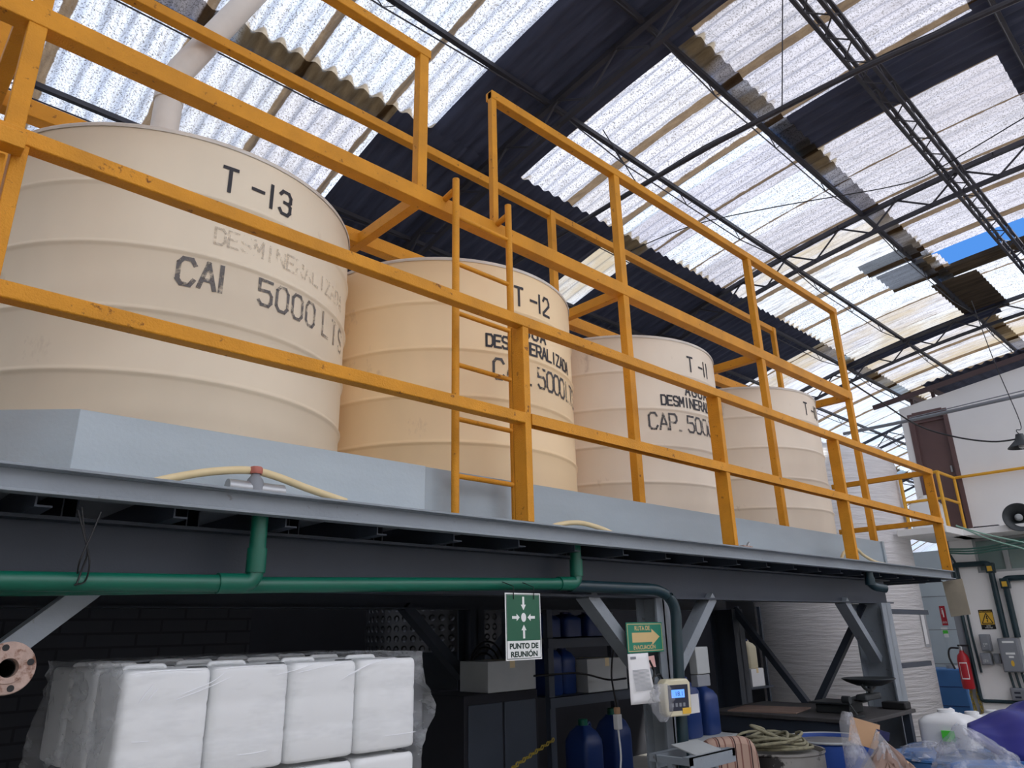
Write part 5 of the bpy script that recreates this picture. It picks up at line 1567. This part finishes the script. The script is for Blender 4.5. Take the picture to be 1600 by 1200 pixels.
# blue container behind the corner
A, B = at(1481, 1045, x=14.3), at(1509, 1106, x=14.3)
t = thing('blue_container', (14.6, (A.y + B.y) / 2, 0), 'blue plastic container standing behind the corner pillar', 'container')
MB().ext(14.3, 14.85, 1.62, 2.25, 0.0, A.z).build('container_body', MT['blue_lid'], t, bevel=0.03)
for k in range(2):
    z = A.z * (0.35 + 0.33 * k)
    MB().ext(14.293, 14.3, 1.64, 2.23, z, z + 0.012).build('rib', MT['jug_blue'], t)
MB().lathe([(0.09, 0), (0.09, 0.05), (0, 0.055)], (14.5, 1.85, A.z), 20, capt=False).build('cap', MT['metal'], t)

# ================================================================ FOREGROUND RIGHT: drums, bags, tarpaulin
def polar(az, d): return CAM.x + d * math.sin(math.radians(az)), CAM.y + d * math.cos(math.radians(az))
x, y = polar(61.6, 5.62)
drum_proto('drum', (x, y, 0), 0.288, 0.88, MT['drum_grey'], 'scuffed grey steel drum with a coil of rope on top', 'drum')
gx, gy = x, y
o = thing('rope_coil', (x, y, 0.862), 'coil of grey-green rope heaped on the scuffed grey drum', 'rope')
rp = []
for k in range(300):
    a = k * 0.23
    r = 0.155 + 0.06 * math.sin(k * 0.061) + 0.025 * math.sin(k * 0.37)
    rp.append((x + 0.05 * math.sin(k * 0.045) + r * math.cos(a), y + 0.04 * math.cos(k * 0.052) + r * 0.9 * math.sin(a), 0.880 + 0.00022 * k + 0.030 * math.sin(a * 1.0 + k * 0.03) ** 2 * min(1, k / 60)))
MB().tube(rp, 0.010, 7).build('rope_loops', MT['rope'], o, smooth=60)
MB().tube(smoothpath([(x - 0.10, y + 0.02, 0.96), (x - 0.16, y, 1.01), (x - 0.22, y + 0.05, 1.03), (x - 0.12, y - 0.12, 0.95), (x - 0.02, y - 0.15, 0.93)], 8), 0.010, 7).build('rope_end', MT['rope'], o, smooth=60)
x, y = polar(64.9, 6.32)
drum_proto('drum', (x, y, 0), 0.29, 0.86, MT['drum_blue'], 'chipped blue steel drum with pale rim beside the rope drum', 'drum', MT['drum_grey'])
MB_ = MB().tube([(x + 0.296 * math.cos(a * PI / 24), y + 0.296 * math.sin(a * PI / 24), 0.858) for a in range(48)], 0.009, 8, closed=True)
rimo = MB_.build('rim', MT['frame_grey'], [o_ for o_ in bpy.data.objects if o_.get('label') == 'chipped blue steel drum with pale rim beside the rope drum'][0])
x, y = polar(74.9, 5.05)
drum_proto('plastic_drum', (x, y, 0), 0.29, 0.90, MT['blue_lid'], 'blue plastic drum under the clear bag at the bottom right', 'drum')
bax, bay = x, y
x, y = polar(71.2, 5.95)
drum_proto('plastic_drum', (x, y, 0), 0.29, 0.83, MT['blue_lid'], 'blue plastic drum between the bag of scrap and the white jug', 'drum')
bbx, bby = x, y
def crumple(name, c, rx, ry, h, m, label, cat, seed, peak=(0, 0), rough=0.22, base=0.8, cnt=36, n2=20, parent=None, solid=0.0, cone=False):
    from mathutils import noise
    def f(u, v):
        a = 2 * PI * u
        k = (1 - v) ** 0.75 if v > 0 else 1.0
        k = base + (1 - base) * min(1, v * 3) if v < 0.33 else max(0.0, (1 - ((v - 0.33) / 0.67) ** 1.5))
        if cone: k = (1 - v) ** 0.85
        r = 1 + rough * noise.noise(Vector((math.cos(a) * 1.7 + seed, math.sin(a) * 1.7, v * 3.2))) + rough * 0.5 * noise.noise(Vector((math.cos(a) * 5 + seed, math.sin(a) * 5, v * 8)))
        return Vector((c[0] + rx * k * r * math.cos(a) + peak[0] * v * v, c[1] + ry * k * r * math.sin(a) + peak[1] * v * v, c[2] + h * v))
    mb = MB().grid(f, cnt, n2, closed_u=True)
    o = mb.build(name, m, parent, smooth=70, solid=solid)
    if label: tag(o, label, cat)
    return o
x, y = polar(68.3, 5.3)
sc_ = thing('scrap_bag', (x, y, 0), 'clear plastic bag of crumpled brown cardboard scraps, its neck sticking up', 'bag')
crumple('bag_film', (x, y, 0.0), 0.29, 0.26, 1.04, MT['bag'], None, None, 3.0, (0.02, 0.05), 0.30, 0.85, 48, 26, sc_)
MB().tube([(x - 0.165, y + 0.10, 0.84), (x - 0.19, y + 0.12, 0.97), (x - 0.20, y + 0.125, 1.09), (x - 0.19, y + 0.12, 1.15)], [0.085, 0.055, 0.045, 0.030], 14).build('bag_neck', MT['bag'], sc_, smooth=60)
for k, (dx, dy, dz, s_, mk) in enumerate(((0.0, 0.0, 0.70, 0.26, 'card'), (0.10, -0.12, 0.62, 0.22, 'card'), (-0.13, -0.06, 0.66, 0.2, 'card'), (0.06, -0.19, 0.55, 0.18, 'card_light'), (-0.05, -0.2, 0.62, 0.16, 'cap_navy'), (0.15, 0.05, 0.72, 0.2, 'card_light'))):
    crumple('scrap', (x + dx * 0.8, y + dy * 0.8, dz - 0.20), s_ * 0.8, s_ * 0.7, s_ + 0.22, MT[mk], None, None, 10 + k * 3.3, (0.03, 0.02), 0.95, 0.8, 40, 22, sc_)
# cardboard sticking out at the back of the bag
MB().box((x + 0.10, y + 0.16, 1.00), (0.17, 0.006, 0.15), Matrix.Rotation(-0.95, 3, 'Z') @ Matrix.Rotation(-0.25, 3, 'X') @ Matrix.Rotation(0.3, 3, 'Y')).build('cardboard_flap', MT['card_light'], sc_)
MB().box((x + 0.17, y + 0.08, 0.99), (0.08, 0.02, 0.05), Matrix.Rotation(-0.9, 3, 'Z') @ Matrix.Rotation(0.3, 3, 'Y')).build('blue_scrap', MT['cap_navy'], sc_)
# clear bag over the blue plastic drum
crumple('clear_bag', (bax - 0.06, bay + 0.12, 0.885), 0.26, 0.25, 0.24, MT['bag'], 'peaked clear plastic bag lying on the blue drum lid at bottom right', 'bag', 21.0, (-0.06, 0.06), 0.25, 1.0, 48, 18, cone=True)
crumple('film_wad', (bbx - 0.02, bby + 0.05, 0.812), 0.20, 0.16, 0.10, MT['bag'], 'crumpled wad of clear film on the blue drum beside the white jug', 'film', 31.0, (0, 0), 0.6, 1.0, 40, 10)
# white jug with green label, on a blue drum
x, y = polar(72.1, 6.62)
drum_proto('plastic_drum', (x, y, 0), 0.29, 0.79, MT['blue_lid'], 'blue plastic drum carrying the white jug with the green label', 'drum')
t = jug((x, y, 0.772), 0.34, 0.34, 0.27, MT['jug_white'], MT['jug_white'], 'white jug of grey liquid with a lime green label', name='plastic_jug')
fd = Vector((CAM.x - x, CAM.y - y, 0)).normalized(); rr_ = Vector((-fd.y, fd.x, 0))
q0 = Vector((x, y, 0.772)) + fd * 0.172
lbm = MB(); c0 = q0 + Vector((0, 0, 0.075))
lbm.prism([c0 + rr_ * -0.055, c0 + rr_ * 0.055, c0 + rr_ * 0.055 + Vector((0, 0, 0.07)), c0 + rr_ * -0.055 + Vector((0, 0, 0.07))], fd * 0.014)
lbm.build('green_label', MT['lime'], t)
for k, (az, d_, z) in enumerate(((73.5, 7.8, 0.60), (74.6, 8.4, 0.56), (72.6, 7.4, 0.62))):
    x, y = polar(az, d_)
    t = thing('plastic_jug', (x, y, 0), 'x', 'jug')
    bpy.data.objects.remove(t)
    bx_ = MB().ext(x - 0.2, x + 0.2, y - 0.2, y + 0.2, 0, z - 0.001).build('crate', MT['blue_lid'], None, bevel=0.01)
    tag(bx_, ['blue crate under the white jug just behind the labelled jug', 'blue crate under the white jug left of the conduit foot', 'blue crate under the white jug nearest the white tank'][k], 'crate')
    jug((x, y, z), 0.32, 0.32, 0.32, MT['jug_white'], MT['jug_white'], ['white jug just behind the labelled jug, against the tarpaulin', 'white jug farthest back by the conduit foot, above the tarpaulin', 'white jug nearest the big white tank behind the labelled jug'][k])
# tarpaulin
from mathutils import noise as _ns
tx0, ty0 = polar(76.3, 6.1)
rd = Vector((math.sin(math.radians(76.3)), math.cos(math.radians(76.3)), 0)); rs = Vector((-rd.y, rd.x, 0)) * -1   # rs: to the right in the photo
if rs.dot(RT) < 0: rs = -rs
def tarp(u, v):
    # u along the photo's left-right, v from the near foot over the ridge to the far foot
    X = -0.34 + 1.5 * u
    rise = 0.24 + 0.22 * min(1, max(0, u * 2.2)) + 0.05 * math.sin(u * 9)
    prof = [(-0.52, 0.58), (-0.50, 0.70), (-0.36, 0.86), (-0.22, 0.96), (-0.02, 1.06), (0.2, 1.12), (0.4, 1.10), (0.55, 0.95), (0.62, 0.7)]
    s = v * (len(prof) - 1); i = min(int(s), len(prof) - 2); f = s - i
    Y = prof[i][0] * (1 - f) + prof[i + 1][0] * f
    Z = prof[i][1] * (1 - f) + prof[i + 1][1] * f
    pinch = min(1.0, 0.02 + u * 3.2)
    Y *= 0.25 + 0.75 * pinch
    zc = 0.98
    Z = zc + (Z - zc) * (0.08 + 0.92 * pinch) + 0.10 * u
    crease = 0.07 * _ns.noise(Vector((X * 4.2 + Y * 1.5, Y * 4.0, 2.3))) + 0.05 * abs(math.sin(X * 7 + Y * 5 + 2 * _ns.noise(Vector((X * 2, Y * 2, 0)))))
    return Vector((tx0, ty0, 0)) + rs * X + rd * Y + Vector((0, 0, Z + crease * pinch))
t = thing('tarpaulin', (tx0, ty0, 0.5), 'violet blue tarpaulin heaped over something at the right edge', 'tarpaulin')
MB().grid(tarp, 60, 48).build('tarpaulin_sheet', MT['tarp'], t, smooth=50, solid=0.004)
bx_ = MB().box((tx0 + rs.x * 0.6, ty0 + rs.y * 0.6, 0.36), (0.7, 0.7, 0.72), Matrix.Rotation(math.radians(14), 3, 'Z')).build('crate', MT['blue_lid'], None, bevel=0.02)
tag(bx_, 'blue crate under the violet tarpaulin', 'crate')
# striped seat back and drum behind it
A = at(1142, 1152, y=-0.02)
x, y = polar(58.3, 5.15)
t = thing('striped_chair', (x, y, 0), 'chair back in brown striped upholstery left of the rope drum', 'chair')
def cush(u, v):
    a = 2 * PI * u
    ca, sa = math.cos(a), math.sin(a)
    X = math.copysign(abs(ca) ** 0.45, ca) * 0.20; Z = math.copysign(abs(sa) ** 0.45, sa) * 0.27
    th = (1 - (2 * v - 1) ** 2) ** 0.5 if 0 < v < 1 else 0
    k = 0.86 + 0.14 * th
    return Vector((X * k, (v - 0.5) * 0.10, Z * k + 0.735))
R2 = Matrix.Rotation(math.radians(-52), 3, 'Z')
mb = MB().grid(lambda u, v: cush(u, v), 40, 8, closed_u=True)
mb.face([cush(i / 40, 0) for i in range(40)]); mb.face([cush(i / 40, 1) for i in range(40)][::-1])
for v_ in mb.bm.verts: v_.co += Vector((x, y, 0))
bo = mb.build('backrest', MT['stripe'], t, smooth=50)
se = MB().ext(x - 0.21, x + 0.21, y + 0.02, y + 0.44, 0.40, 0.47).build('seat', MT['stripe'], t, bevel=0.03)
for dx in (-0.18, 0.18):
    for dy in (0.0, 0.40):
        MB().tube([(x + dx, y + dy, 0), (x + dx, y + dy, 0.45 if dy else 0.80)], 0.012, 8).build('leg', MT['black_steel'], t)
t.rotation_euler = (0, 0, math.radians(-28))
